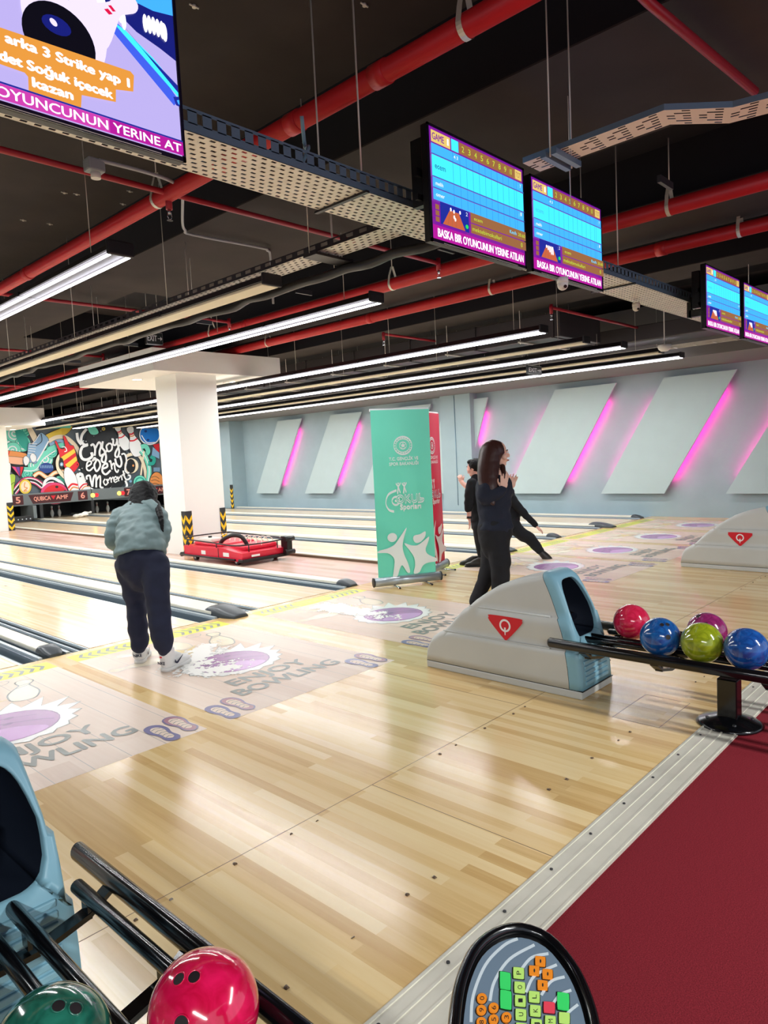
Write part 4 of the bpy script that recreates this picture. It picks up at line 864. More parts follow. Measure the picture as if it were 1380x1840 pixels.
bpin(topin(92, 915), 18.75, 'left one of two white pins left standing on lane 5'); bpin(topin(105, 915), 18.75, 'right one of two white pins left standing on lane 5')
for k, px in enumerate((161, 173, 189)): bpin(topin(px, 910), 18.6+.15*(k % 2), ('leftmost', 'middle', 'rightmost')[k]+' of the three pins standing under the number 6')
for k in range(4):
    x = 7.05+.14*k; y = 17.0+.1*(k % 2); a = .4+.7*k; t = thing('fallen_pin', (x, y, .05), ('nearest', 'second', 'topmost', 'farthest')[k]+' white pin of the fallen heap before the sweep bar', 'bowling pin', 'fallen pins')
    b = MB(); b.lathe(pprof(), (0, 0, 0), M_WHITE, 16); mt_ = Matrix.Translation((x, y, .065+.05*(k == 2))) @ Matrix.Rotation(a, 4, 'Z') @ Matrix.Rotation(1.5, 4, 'X'); b.v = [mt_ @ v for v in b.v]; b.build('pin_body', t)
t = thing('pin_pit', (5.4, 18.5, 0), 'dark pinsetter pit and side boards under the masks', 'pinsetter')
for x in (4.6, 6.31, 7.99, 9.66, 11.34): MB().box((x-.05, 17.6, .055), (x+.05, 19.25, .5), M_DKSTEEL).build('kickback', t)
b = MB(); b.box((4.6, 19.27, 0), (11.34, 19.3, .9), M_BLK); b.build('pit_curtain', t)
b = MB(); b.box((4.95, 17.3, .02), (5.9, 17.34, .2), M_DKSTEEL, .01); b.box((4.8, 17.3, .1), (4.85, 18.4, .5), M_MASK); b.box((5.95, 17.3, .1), (6.05, 18.4, .5), M_MASK)
for k in range(8): b.cyl((5.0+k*.12, 17.298, .1), (5.0+k*.12, 17.3, .1), .02, M_RIBL, 10)
b.build('sweep_bar', t)
# ------------------------------------------------------------------ ball returns
def ball_return(cx, label):
    t = thing('ball_return', (cx, -3.35, 0), label, 'ball return')
    prof = [(-2.735, .10), (-2.745, .17), (-2.78, .225), (-2.84, .262), (-2.89, .285), (-2.93, .33), (-2.98, .385), (-3.04, .44), (-3.10, .478), (-3.15, .52), (-3.22, .57), (-3.32, .63), (-3.43, .675), (-3.54, .705), (-3.62, .72)]
    lv = [.05, .1, .17, .24, .272, .278, .33, .4, .466, .473, .52, .58, .62, .65]
    def hw(z): return .2 if z < .275 else (.184 if z < .47 else .168-.03*max(0, z-.5)/.235)
    yb = lambda z: -3.935+.21*(max(0, z)/.735)**2.2
    def ring(zt, y=None, off=0, ins=0):
        r = min(.055, zt*.4); zt -= ins; P = []
        L_ = [min(z, zt-r) for z in lv]+[zt-r+r*math.sin(a) for a in (.3, .6, .95, 1.25)]
        hs = [hw(z)-ins for z in L_[:14]]+[hw(zt-r)-ins-r*(1-math.cos(a)) for a in (.3, .6, .95, 1.25)]
        P = [(-h, z) for h, z in zip(hs, L_)]+[(q*(hs[-1]-.0), zt) for q in (-.7, -.35, 0, .35, .7)]+[(h, z) for h, z in zip(hs[::-1], L_[::-1])]
        return [Vector((cx+x, (yb(z)+off) if y is None else y, z)) for x, z in P]
    def loft(b, R, m, closed=True):
        n = len(R[0]); vs = [v for r in R for v in r]; e = n if closed else n-1
        b.add(vs, [[i*n+k, i*n+(k+1) % n, (i+1)*n+(k+1) % n, (i+1)*n+k] for i in range(len(R)-1) for k in range(e)], m, True)
    b = MB(); R0 = [ring(z, y) for y, z in prof]+[ring(.733, None, .085)]
    loft(b, R0, M_GREY); b.add(R0[0], [list(range(len(R0[0])))], M_GREY); b.build('housing', t)
    b = MB(); O = ring(.735, None, .082); O1 = ring(.742, None, .07); O2 = ring(.742, None, .03); O3 = ring(.735, None, .004, .012)
    c0 = Vector((cx, 0, .5)); H = []
    for v in O3:
        a = math.atan2(v.z-.52, v.x-cx); ca, sa = math.cos(a), math.sin(a); k = (abs(ca/.146)**4+abs(sa/.172)**4)**(-1/4)
        x, z = k*ca, .52+k*sa; x *= 1-.24*max(0, (z-.52)/.165); H.append((x, z))
    def mid(q, dy=0): return [Vector((cx+(v.x-cx)*(1-q)+h[0]*q, yb(v.z*(1-q)+h[1]*q)+dy, v.z*(1-q)+h[1]*q)) for v, h in zip(O3, H)]
    loft(b, [O, O1, O2, mid(0), mid(.3), mid(.6), mid(.9, .0), mid(1, .012), mid(1, .03)], M_TEAL); b.build('front_frame', t)
    b = MB(); deep = [Vector((cx+h[0]*.9, -3.45, .5+(h[1]-.5)*.9)) for h in H]; loft(b, [mid(1, .03), deep], M_DARKIN); b.add(deep, [list(range(len(deep)))], M_DARKIN)
    b.box((cx-.04, -3.66, .36), (cx+.04, -3.5, .62), M_DARKIN, .01); b.build('ball_opening', t)
    b = MB(); b.cyl((cx-.06, -3.82, .47), (cx+.05, -3.66, .46), .022, M_BLKM, 16); b.build('roller', t)
    b = MB(); b.box((cx-.203, -3.935, 0), (cx+.203, -2.733, .05), M_GREY, .008); b.box((cx-.2, -3.94, .047), (cx+.2, -2.736, .052), M_BLK); b.build('plinth', t)
    b = MB()
    for k in range(8):
        z = .075+k*.031; y = yb(z); b.box((cx-.145, y-.006, z), (cx+.145, y+.01, z+.022), M_TEAL, .004)
    b.box((cx-.15, yb(.3)-.002, .065), (cx+.15, yb(.1)+.03, .07), M_DKSTEEL); b.build('vent_grille', t)
    for s in (-1, 1):
        for (zz, ya, h0, h1) in ((.281, -2.885, .188, .2), (.476, -3.105, .172, .186)):
            MB().tube([(cx+s*(h0-.004), ya, zz), (cx+s*h0, ya-.03, zz), (cx+s*h0, -3.72, zz)], [.004, .006, .006], M_GREY, 8).build('moulded_ridge', t)
        F = Flat((cx+s*.1885, -3.40, .37), (0, -1 if s < 0 else 1, 0), ZA, (s, 0, 0), .0015)
        F.poly(spline([(-.125, .058), (-.11, .072), (.11, .07), (.128, .056), (.12, .03), (.015, -.077), (-.012, -.077), (-.12, .03)], True, 3), M_LOGO)
        F.ring(0, .012, .036, .036, .013, M_WHT); F.poly([(-.007, .0), (.007, .0), (.003, -.05), (-.003, -.05)], M_WHT)
        F.build('logo_badge', t)
    return t
r2 = ball_return(1.42, 'grey ball return in the centre with red triangular badge')
dup(r2, None, (-3.38, 0, 0), 'near ball return cut by the lower left edge of the photo')
dup(r2, None, (4.81, 0, 0), 'far ball return at the right edge, no rack in view')
def rack(cx, label):
    t = thing('ball_rack', (cx, -4.75, 0), label, 'ball rack'); y0, y1 = -3.76, -5.85
    for x in (-.2, -.04, .04, .2):
        s = y0+(0.14 if abs(x) < .1 else -.16)
        b = MB(); b.tube([(cx+x, s, .325), (cx+x, s-.006, .33), (cx+x, y1, .33)], [.015, .02, .02], M_BLKM, 18); b.build('rail', t)
    for x in (-.27, .27):
        b = MB(); b.tube([(cx+x, y0, .345), (cx+x, y0-.012, .345), (cx+x, y1, .345)], [.022, .03, .03], M_BLKM, 20, rb=[.016, .024, .024], side=ZA); b.build('guard_bar', t)
    for y in (-3.98, -4.4, -4.95, -5.5):
        b = MB()
        P = [(cx-.27, .325), (cx-.2, .28), (cx-.07, .25), (cx+.07, .25), (cx+.2, .28), (cx+.27, .325)]
        for i in range(5):
            (xa, za), (xb, zb) = P[i], P[i+1]; b.prism([(xa, y-.022, za), (xb, y-.022, zb), (xb, y-.022, zb-.016), (xa, y-.022, za-.016)], (0, .044, 0), M_BLKM)
        for x in (-.2, -.04, .04, .2): b.box((cx+x-.006, y-.02, .262), (cx+x+.006, y+.02, .32), M_BLKM)
        b.build('cross_bar', t)
    b = MB(); b.box((cx-.115, -4.77, .02), (cx-.03, -4.67, .25), M_BLKM, .006); b.build('post', t)
    b = MB(); b.lathe([(0, .05), (.05, .048), (.09, .036), (.15, .016), (.165, .004), (.16, 0), (0, 0)], (cx-.07, -4.72, 0), M_BLKM, 40)
    for k in range(4): b.cyl((cx-.07+.11*math.cos(k*1.57+.5), -4.72+.11*math.sin(k*1.57+.5), .02), (cx-.07+.11*math.cos(k*1.57+.5), -4.72+.11*math.sin(k*1.57+.5), .034), .01, M_DKSTEEL, 8)
    b.build('base_plate', t)
    return t
k2 = rack(1.42, 'black ball rack of the central ball return holding five balls')
dup(k2, None, (-3.38, 0, 0), 'near black ball rack in the lower left corner')
def bball(p, col, dark, holes, label, up=(0, -.3, 1)):
    t = thing('bowling_ball', p, label, 'bowling ball'); m = mat('ball_'+label.split()[0]+str(len(ORG)), col, .12, noise=.0, spec=.6, coat=.6)
    nt = m.node_tree; bs = nt.nodes['Principled BSDF']; tc = nt.nodes.new('ShaderNodeTexCoord'); n = nt.nodes.new('ShaderNodeTexNoise'); r = nt.nodes.new('ShaderNodeValToRGB')
    n.inputs['Scale'].default_value = 14; n.inputs['Detail'].default_value = 8; n.inputs['Distortion'].default_value = 1.6
    r.color_ramp.elements[0].position = .35; r.color_ramp.elements[1].position = .68; r.color_ramp.elements[0].color = (*lin(dark), 1); r.color_ramp.elements[1].color = (*lin(col), 1)
    nt.links.new(tc.outputs['Object'], n.inputs[0]); nt.links.new(n.outputs['Fac'], r.inputs[0]); nt.links.new(r.outputs[0], bs.inputs['Base Color'])
    b = MB(); b.ball(p, .108, m, 48); b.build('ball_shell', t)
    if holes:
        U_ = Vector(up).normalized(); A = U_.orthogonal().normalized(); B = U_.cross(A); b = MB()
        for (a, c, r_) in ((.028, .016, .0125), (.028, -.016, .0125), (-.05, 0, .015)):
            d = (U_*.108+A*a*holes+B*c).normalized(); q = Vector(p)+d*.1085
            b.cyl(q-d*.004, q+d*.0003, r_, mat('finger_hole_dark', (20, 8, 14), .6), 20)
            b.tube([q+d*.0002+(d.orthogonal().normalized()*math.cos(w)+d.cross(d.orthogonal().normalized())*math.sin(w))*r_ for w in np.linspace(0, 6.283, 17)], .0014, m, 6, False)
        b.build('finger_holes', t)
    return t
def onrack(px, py, X): p = onX(px, py, X); return (X, p.y, .432)
P1 = onrack(1135, 1118, 1.54); P2 = onrack(1186, 1144, 1.30); P3 = onrack(1270, 1128, 1.54); P4 = onrack(1261, 1155, 1.30); P5 = onrack(1341, 1167, 1.30)
def toCam(p, a=0, b_=0): d = (CAM-Vector(p)).normalized(); return tuple(d+_r*a+_u*b_)
bball(P1, (240, 52, 96), (206, 30, 66), 0, 'pink ball on the central rack, nearest the grey housing')
bball(P2, (38, 112, 186), (20, 70, 140), 1, 'blue ball on the central rack between pink and yellow green balls', toCam(P2, .35, .45))
bball(P3, (170, 52, 120), (120, 30, 84), 1, 'purple ball on the central rack behind the yellow green one', toCam(P3, -.5, .9))
bball(P4, (172, 184, 40), (126, 140, 24), 0, 'yellow green ball on the central rack')
bball(P5, (34, 98, 180), (18, 60, 130), 0, 'blue ball at the right edge of the photo')
Pp = (-1.84, -4.72, .432); Pg = (-2.08, -4.58, .432)
bball(Pp, (236, 26, 92), (200, 12, 60), 1, 'crimson ball on the near rack at the bottom edge', toCam(Pp, -.45, .35))
bball(Pg, (40, 120, 100), (20, 80, 66), 1, 'dark green ball on the near rack in the bottom left corner', toCam(Pg, .3, .75))
# ------------------------------------------------------------------ bowler's console
Pc = at(942, 1830, .95); Uc = Vector((.54, -.84, 0)).normalized(); Nc = (ZA*math.cos(.3)+Uc*math.sin(.3)).normalized()
def pp(x, y): d = ray(x, y); return CAM+d*((Pc-CAM).dot(Nc)/d.dot(Nc))
t = thing('keypad_console', (Pc.x, Pc.y, 0), 'oval keypad console with green and orange keys at the bottom edge', 'console')
OL = spline([(821, 1800), (833, 1750), (855, 1706), (890, 1678), (935, 1668), (985, 1687), (1025, 1732), (1050, 1780), (1068, 1840), (1072, 1900), (1055, 1960), (1005, 2005), (935, 2015), (870, 1995), (832, 1945), (816, 1870)], True, 3)
b = MB(); b.prism([pp(*q)-Nc*.004 for q in OL], -Nc*.045, M_BLK, True)
PL = [pp(*q) for q in OL]; b.tube(PL+PL[:2], .0085, M_BLKM, 12, False); b.build('keypad_shell', t)
cc = (940, 1845); F = Flat((0, 0, 0), XA, YA, Nc, .00012); F.fn = lambda x, y: pp(x, y)
M_KF = mat('keypad_face', (112, 132, 150), .4)
IL = [(cc[0]+(x-cc[0])*.87, cc[1]+(y-cc[1])*.9) for x, y in OL]; F.k = 8; F.poly(IL, M_KF)
for s in ([(846, 1838), (850, 1790), (872, 1735), (905, 1700), (930, 1688)], [(880, 1800), (888, 1765), (915, 1725), (960, 1699)], [(935, 1745), (955, 1722), (985, 1715)], [(945, 1785), (960, 1755), (1000, 1735)], [(972, 1790), (990, 1765), (1014, 1757)], [(990, 1810), (1005, 1790), (1026, 1781)], [(1010, 1835), (1022, 1820), (1038, 1807)]): F.stroke(s, 5.5, mat('keypad_stripe', (214, 226, 232), .4))
F.build('face_plate', t)
KO, KY, KG, KR = mat('key_orange', (250, 146, 32), .4), mat('key_pale_green', (196, 240, 120), .4), mat('key_green', (60, 226, 110), .4), mat('key_red', (240, 70, 90), .4)
def key(x, y, w, h, m, s='', rnd_=False):
    if rnd_: P = [(x+w*math.cos(a), y+h*math.sin(a)) for a in np.linspace(0, 6.283, 17)[:-1]]
    else: P = spline([(x-w, y-h*.8), (x-w*.8, y-h), (x+w*.7, y-h*.85), (x+w, y-h*.6), (x+w, y+h*.8), (x+w*.8, y+h), (x-w*.7, y+h*.85), (x-w, y+h*.6)], True, 2)
    G_ = Flat((0, 0, 0), XA, YA, Nc, .0003); G_.fn = lambda a, c: pp(a, c)+Nc*.0032
    G_.prism([pp(*q)+Nc*.0011 for q in P], Nc*.0022, m); Q = [(x+(a-x)*1.18, y+(c-y)*1.18) for a, c in P]
    G_.prism([pp(*q)+Nc*.0008 for q in Q], Nc*.0006, M_BLK)
    if s: G_.text(s, x+4, y+4, -8, M_DKSTEEL, 7, rot=-math.pi/2)
    G_.build('key', t)
for x, y in ((970, 1730), (959, 1747), (983, 1753), (974, 1773)): key(x, y, 9, 9, KO, '\u2022')
for x, y, s in ((931, 1751, 'P'), (933, 1777, 'O'), (934, 1801, 'I'), (935, 1826, 'U'), (959, 1794, 'L'), (961, 1819, 'K'), (963, 1844, 'J'), (988, 1838, 'M'), (936, 1851, 'Y'), (1013, 1832, ''), (965, 1869, 'H'), (990, 1863, 'N')): key(x, y, 9.5, 10, KY, s)
for x, y, w, h in ((907, 1765, 9.5, 16), (908, 1799, 10, 17), (1011, 1802, 10.5, 16)): key(x, y, w, h, KG)
key(986, 1813, 10, 10, KR)
for x, y, s in ((865, 1797, '0'), (864, 1818, '9'), (864, 1840, '8'), (886, 1814, '6'), (886, 1835, '5'), (909, 1831, '3'), (909, 1852, '2'), (864, 1862, '7'), (887, 1857, '4')): key(x, y, 9, 9, KO, s, True)
b = MB(); c2 = Vector((Pc.x, Pc.y, 0))+Vector((.03, -.02, 0)); b.tube([c2+ZA*.02, c2+ZA*.1, c2+ZA*.5, c2+ZA*(Pc.z-.06)], [.09, .05, .045, .07], M_BLK, 24); b.build('pedestal', t)
b = MB(); b.lathe([(0, .03), (.08, .028), (.14, .01), (.145, 0), (0, 0)], (c2.x, c2.y, 0), M_BLK, 32); b.build('base_plate', t)
# ------------------------------------------------------------------ red lane machine
M_MR = mat('machine_red', (220, 28, 60), .4, coat=.2); M_LBL = mat('label_white', (235, 235, 230), .5)
t = thing('lane_machine', (3.8, 3.4, 0), 'red lane oiling machine with black hose parked beside the pillar', 'lane machine')
b = MB(); X0, X1 = 3.44, 4.28
b.prism([(X0, 4.2, .07), (X0, 4.2, .235), (X0, 3.25, .235), (X0, 3.2, .25), (X0, 2.78, .2), (X0, 2.6, .19), (X0, 2.62, .1), (X0, 2.72, .06)], (X1-X0, 0, 0), M_MR); b.build('body', t)
b = MB(); b.box((3.56, 3.3, .235), (4.18, 4.1, .285), M_MR, .02); b.box((3.6, 2.75, .2), (4.2, 3.22, .27), M_MR, .02); b.box((3.44, 3.22, .08), (3.438, 3.235, .24), M_BLK); b.build('top_cover', t)
b = MB(); b.box((3.58, 3.62, .285), (3.78, 3.98, .35), mat('tank_white', (222, 218, 208), .4), .02); b.cyl((3.68, 3.8, .35), (3.68, 3.8, .375), .03, M_BLK, 16); b.build('fluid_tank', t)
b = MB(); b.tube(spline([(3.62, 3.45, .25), (3.62, 3.35, .34), (3.64, 3.15, .41), (3.7, 3.0, .40), (3.76, 2.95, .3), (3.78, 2.95, .22)], False, 5), .032, M_BLK, 12)
b.build('hose', t)
b = MB()
b.tube(spline([(3.46, 4.15, .33), (3.46, 3.4, .31), (3.47, 2.9, .29), (3.6, 2.65, .30), (4.1, 2.6, .31), (4.24, 2.75, .33), (4.25, 3.9, .36), (4.2, 4.15, .36), (3.55, 4.2, .36), (3.46, 4.15, .33)], False, 4), .011, M_BLK, 10)
for p in ((3.46, 4.1, .33), (3.46, 3.3, .31), (4.25, 3.6, .35), (3.6, 2.66, .30), (4.1, 2.62, .31)): b.cyl((p[0], p[1], .18), p, .009, M_BLK, 8)
b.build('guard_rail', t)
for k in range(9):
    y = 2.75+k*.14; MB().tube(spline([(3.9, y, .25), (3.95, y+.03, .34), (4.1, y+.05, .36), (4.18, y+.02, .25)], False, 4), .006, M_CREAM, 8).build('oil_tube', t)
for (x, y) in ((3.5, 2.82), (3.5, 3.95), (4.2, 2.82), (4.2, 3.95)):
    b = MB(); b.cyl((x-.025, y, .05), (x+.025, y, .05), .05, M_BLK, 20); b.cyl((x-.03, y, .05), (x+.03, y, .05), .022, M_CHR, 16); b.build('wheel', t)
b = MB(); b.tube([(3.40, 4.26, .09), (3.40, 2.74, .09)], .016, M_BLK, 10); b.cyl((3.4, 4.24, .09), (3.44, 4.24, .09), .035, M_BLK, 16)
b.box((3.42, 2.58, .05), (4.3, 2.7, .1), M_BLK, .01); b.build('side_bumper', t)
b = MB()
for z in (.12, .32): b.cyl((4.16, 2.52, z), (4.34, 2.52, z), .04, M_BLK, 16)
b.box((4.2, 2.5, .08), (4.3, 2.66, .36), M_BLK, .01); b.build('end_roller', t)
for (y0, y1, z0, z1) in ((3.58, 3.7, .12, .18), (2.95, 3.1, .12, .18)): MB().box((X0-.002, y0, z0), (X0, y1, z1), M_LBL).build('label', t)
b = MB(); b.box((3.6, 2.6, .12), (3.75, 2.606, .15), M_LBL); b.box((3.95, 2.585, .055), (4.05, 2.59, .085), M_LBL); b.build('label', t)
# ------------------------------------------------------------------ people
from mathutils import noise as mnoise
M_SKIN = mat('skin', (240, 194, 174), .55); M_SKIN2 = mat('skin_rosy', (238, 182, 166), .55)
M_HAIRB = mat('black_hair', (10, 9, 12), .6, spec=.25, noise=.12, nscale=60, stretch=(1, 1, .1)); M_HAIR = mat('brown_hair', (58, 30, 26), .4, noise=.12, nscale=60, stretch=(1, 1, .08))
M_JKT = mat('grey_green_jacket', (116, 138, 140), .6, noise=.12, nscale=8, bump=.3); M_NAVY = mat('navy_trousers', (24, 30, 56), .8, noise=.15, nscale=10, bump=.3)
M_NAVY2 = mat('navy_sweatshirt', (22, 28, 46), .85, noise=.15, nscale=10, bump=.3); M_BLKC = mat('black_cloth', (16, 17, 24), .85, noise=.15, nscale=10, bump=.3)
M_SHOEB = mat('black_shoe', (44, 38, 38), .4)
def organic(name, mb, m, parent, vox=.01, smooth=4, amp=0, fs=9):
    me = bpy.data.meshes.new('raw'); me.from_pydata(mb.v, [], mb.f); bm = bmesh.new(); bm.from_mesh(me)
    bmesh.ops.remove_doubles(bm, verts=bm.verts, dist=1e-5); bmesh.ops.recalc_face_normals(bm, faces=bm.faces); bm.to_mesh(me); bm.free()
    o = bpy.data.objects.new('raw', me); COL.objects.link(o)
    r = o.modifiers.new('r', 'REMESH'); r.mode = 'VOXEL'; r.voxel_size = vox
    s = o.modifiers.new('s', 'SMOOTH'); s.iterations = smooth; s.factor = .6
    me2 = bpy.data.meshes.new_from_object(o.evaluated_get(bpy.context.evaluated_depsgraph_get())); bpy.data.objects.remove(o)
    org = ORG[parent]
    nr = [v.normal.copy() for v in me2.vertices]
    for v, n in zip(me2.vertices, nr):
        if amp: v.co += n*amp*(mnoise.noise(Vector((v.co.x*fs, v.co.y*fs, v.co.z*fs*1.7)))+.5*mnoise.noise(v.co*fs*2.3))
        v.co -= org
    for p in me2.polygons: p.use_smooth = True
    me2.materials.clear(); me2.materials.append(m); me2.name = name
    o = bpy.data.objects.new(name, me2); COL.objects.link(o); o.parent = parent; ORG[o] = org; return o
def limb(b, P, R, RB=None, side=None, k=4, n=16, open0=False):
    Q = spline([(*p, r, q) for p, r, q in zip(P, R, RB or R)], False, k)
    b.tube([q[:3] for q in Q], [max(.002, q[3]) for q in Q], M_SKIN, n, True, [max(.002, q[4]) for q in Q], side or _r)
    if not open0: b.ball(P[0], min(R[0], (RB or R)[0])*.98, M_SKIN, 14)
    b.ball(P[-1], min(R[-1], (RB or R)[-1])*.98, M_SKIN, 14)
def head(b, c, face, up, s=1.0):
    c = Vector(c); face = Vector(face).normalized(); up = Vector(up).normalized(); face = (face-up*face.dot(up)).normalized(); sd = face.cross(up)
    M = Matrix((sd, face, up)).transposed()
    e = lambda x, y, z, r, sc=(1, 1, 1): b.ball(c+M @ Vector((x, y, z))*s, r*s, M_SKIN, 20, sc, M)
    e(0, -.012, .03, .092, (.84, 1.03, 1)); e(0, .02, -.03, .07, (.85, .95, 1.15)); e(0, .055, -.085, .03, (1.1, .9, .9))
    e(0, .098, -.012, .014, (.8, 1.1, 1.3)); e(0, .09, .012, .011, (.7, 1, 2)); e(0, .084, -.048, .018, (1.2, .7, .45)); e(0, .082, -.06, .017, (1.1, .7, .5))
    for q in (-1, 1): e(q*.078, -.005, -.005, .024, (.35, .8, 1.3)); e(q*.03, .078, .028, .016, (1.3, .6, .5)); e(q*.042, .06, -.025, .028)
    return M, sd, face, up
def facebits(c, M, s, parent, hair):
    c = Vector(c); b = MB()
    for q in (-1, 1):
        b.ball(c+M @ Vector((q*.031, .086, .014))*s, .0085*s, M_WHT, 10); b.ball(c+M @ Vector((q*.031, .0925, .014))*s, .0045*s, M_BLK, 8)
        b.tube([c+M @ Vector((q*.016, .09, .034))*s, c+M @ Vector((q*.034, .092, .038))*s, c+M @ Vector((q*.05, .08, .032))*s], .0032*s, hair, 6)
    b.build('eyes', parent)
    b = MB(); b.tube([c+M @ Vector((-.022, .094, -.054))*s, c+M @ Vector((0, .102, -.053))*s, c+M @ Vector((.022, .094, -.054))*s], .0055*s, mat('lips', (188, 96, 96), .5), 8); b.build('mouth', parent)
def hand(b, w, d, nrm, s=1.0, curl=.5, spread=.12, thumb=1):
    w = Vector(w); d = Vector(d).normalized(); nrm = Vector(nrm); nrm = (nrm-d*nrm.dot(d)).normalized(); sd = d.cross(nrm)
    M = Matrix((sd, d, nrm)).transposed()
    b.ball(w+d*.045*s, .045*s, M_SKIN, 16, (.9, 1.05, .36), M)
    for i, (o, L_) in enumerate(((-.03, .062), (-.01, .074), (.011, .07), (.03, .054))):
        p = w+(sd*o+d*.082)*s; dd = (d+sd*(o*spread*14)).normalized(); P = [p-dd*.02*s, p]; a = 0
        for k in range(3):
            a += curl*(.6+.25*k); P.append(P[-1]+(dd*math.cos(a)+nrm*math.sin(a))*L_*s*(.42, .33, .25)[k])
        b.tube(P, [.0085*s, .0082*s, .0076*s, .007*s, .0055*s], M_SKIN, 8); b.ball(P[-1], .006*s, M_SKIN, 8)
    P = [w+(sd*-.02*thumb+d*.02)*s, w+(sd*-.045*thumb+d*.045+nrm*.012)*s, w+(sd*-.058*thumb+d*.07+nrm*.02)*s, w+(sd*-.058*thumb+d*.092+nrm*.024)*s]
    b.tube(P, [.013*s, .011*s, .0095*s, .007*s], M_SKIN, 8); b.ball(P[-1], .007*s, M_SKIN, 8)
def shoe(parent, p, yaw, s, m_up, m_sole, white=False):
    # p: heel point on the floor; yaw: direction of the toe
    d = Vector((math.cos(yaw), math.sin(yaw), 0)); sd = Vector((-d.y, d.x, 0)); p = Vector(p)
    g = lambda x, y, z: p+d*x*s+sd*y*s+ZA*z*s
    b = MB(); b.tube([g(.045, 0, .05), g(.045, 0, .15 if white else .125)], [.045*s, (.05 if white else .043)*s], m_up, 16)
    b.tube([g(.04, 0, .05), g(.1, 0, .05), g(.17, 0, .04), g(.235, 0, .033)], [.04*s, .042*s, .046*s, .036*s], m_up, 16, rb=[.045*s, .045*s, .034*s, .024*s], side=sd)
    b.ball(g(.04, 0, .05), .042*s, m_up, 14); b.ball(g(.23, 0, .032), .03*s, m_up, 14, (1.2, 1.1, .7)); b.tube([g(.06, 0, .1), g(.12, 0, .075), g(.17, 0, .055)], [.036*s, .032*s, .026*s], m_up, 12)
    o = organic('shoe', b, m_up, parent, .006, 2)
    b = MB(); pts = [(.0, .0), (.01, .03), (.06, .04), (.12, .037), (.19, .05), (.245, .04), (.27, 0), (.245, -.038), (.19, -.045), (.12, -.034), (.06, -.04), (.01, -.03)]
    b.prism([g(x, y, 0) for x, y in spline(pts, True, 3)], ZA*.026*s, m_sole, True); b.build('sole', o)
    if white:
        F = Flat(g(-.003, -.03, .055)-sd*0, sd*-1, ZA, -d, .001); F.O = g(-.01, .03, .052); F.text('NIKE', 0, 0, .022, mat('shoe_ink', (28, 34, 60), .5), .06, bold=.0015)
        F.rect(.02, .05, .04, .062, M_LOGO)
        for q, w_ in ((1, 1), (-1, 1)):
            S_ = Flat(g(.06, -.05*q, .045), d, ZA, sd*-q, .001); S_.poly(spline([(0, .03), (.012, .012), (.03, .012), (.1, .045), (.035, -.004), (.008, -.002), (-.006, .012)], True, 3), mat('shoe_ink', (28, 34, 60), .5)); F.v += S_.v; F.f += [[i+len(F.v)-len(S_.v) for i in f] for f in S_.f]; F.m += [F.mi(mat('shoe_ink', (28, 34, 60), .5))]*len(S_.f); F.sm += [False]*len(S_.f)
        F.build('shoe_lettering', o)
    return o
# --- woman bending over at the foul line (seen from behind)
dA = 5.30; A = lambda x, y, q=0: at(x, y, dA+q)
t = thing('person', (.05, -1.0, 0), 'person in grey jacket and navy trousers bending over on the approach, seen from behind', 'person')
b = MB(); hc = A(259, 893, .42); M_, sd, fc, up = head(b, hc, _f+Vector((0, 0, -.45)), ZA+_f*.45)
limb(b, [A(254, 1005, .02), A(251, 955, .14), A(250, 925, .28), A(256, 903, .37)], [.13, .13, .14, .05], [.09, .09, .08, .05])
for hx, kx, ax, q, ky, ay in ((238, 243, 250, .12, 1080, 1172), (276, 286, 294, -.14, 1085, 1180)): limb(b, [A(hx, 1015, q*.3), A(kx+1, 1090, q*.9), A(ax+3, ay-4, q+.08)], [.06, .04, .026])
for s, P in ((-1, [(216, 928, .28), (203, 962, .2), (213, 990, .36)]), (1, [(286, 928, .25), (296, 962, .15), (290, 988, .3)])):
    limb(b, [A(*p) for p in P], [.045, .038, .027]); w = A(*P[-1]); hand(b, w, A(P[-1][0]-s*14, 996, P[-1][2]+.12)-w, -s*_r, .95, .5)
organic('body', b, M_SKIN, t, .007, 2)
facebits(hc, M_, 1, t, M_HAIRB)
b = MB(); limb(b, [A(253, 998, .01), A(252, 975, .05), A(250, 945, .18), A(249, 923, .29), A(254, 908, .35)], [.205, .186, .172, .16, .07], [.168, .145, .13, .11, .08], open0=True)
for s, P, R in ((-1, [(216, 925, .29), (203, 952, .22), (201, 970, .2), (210, 985, .33)], (.072, .062, .056, .04)), (1, [(284, 925, .26), (293, 950, .17), (293, 968, .14), (288, 984, .27)], (.072, .06, .054, .04))): limb(b, [A(*p) for p in P], R)
organic('jacket', b, M_JKT, t, .011, 8, .014, 11)
b = MB(); limb(b, [A(228, 915, .26), A(245, 907, .3), A(268, 908, .28), A(284, 918, .22)], [.045, .06, .06, .04], [.04, .05, .05, .035]); organic('hood', b, M_JKT, t, .01, 3, .006, 14)
b = MB(); limb(b, [A(254, 984, .04), A(254, 1000, .01), A(255, 1020, .01), A(256, 1040, .02)], [.15, .182, .185, .15], [.11, .14, .14, .11], open0=True)
limb(b, [A(233, 1012, .03), A(238, 1050, .08), A(244, 1090, .12), A(248, 1130, .13), A(250, 1154, .14), A(250, 1162, .15)], [.11, .09, .077, .076, .072, .055])
limb(b, [A(276, 1012, -.03), A(281, 1050, -.08), A(285, 1090, -.11), A(289, 1130, -.13), A(293, 1158, -.13), A(294, 1168, -.12)], [.115, .1, .09, .08, .074, .055])
organic('trousers', b, M_NAVY, t, .011, 16, .012, 8)
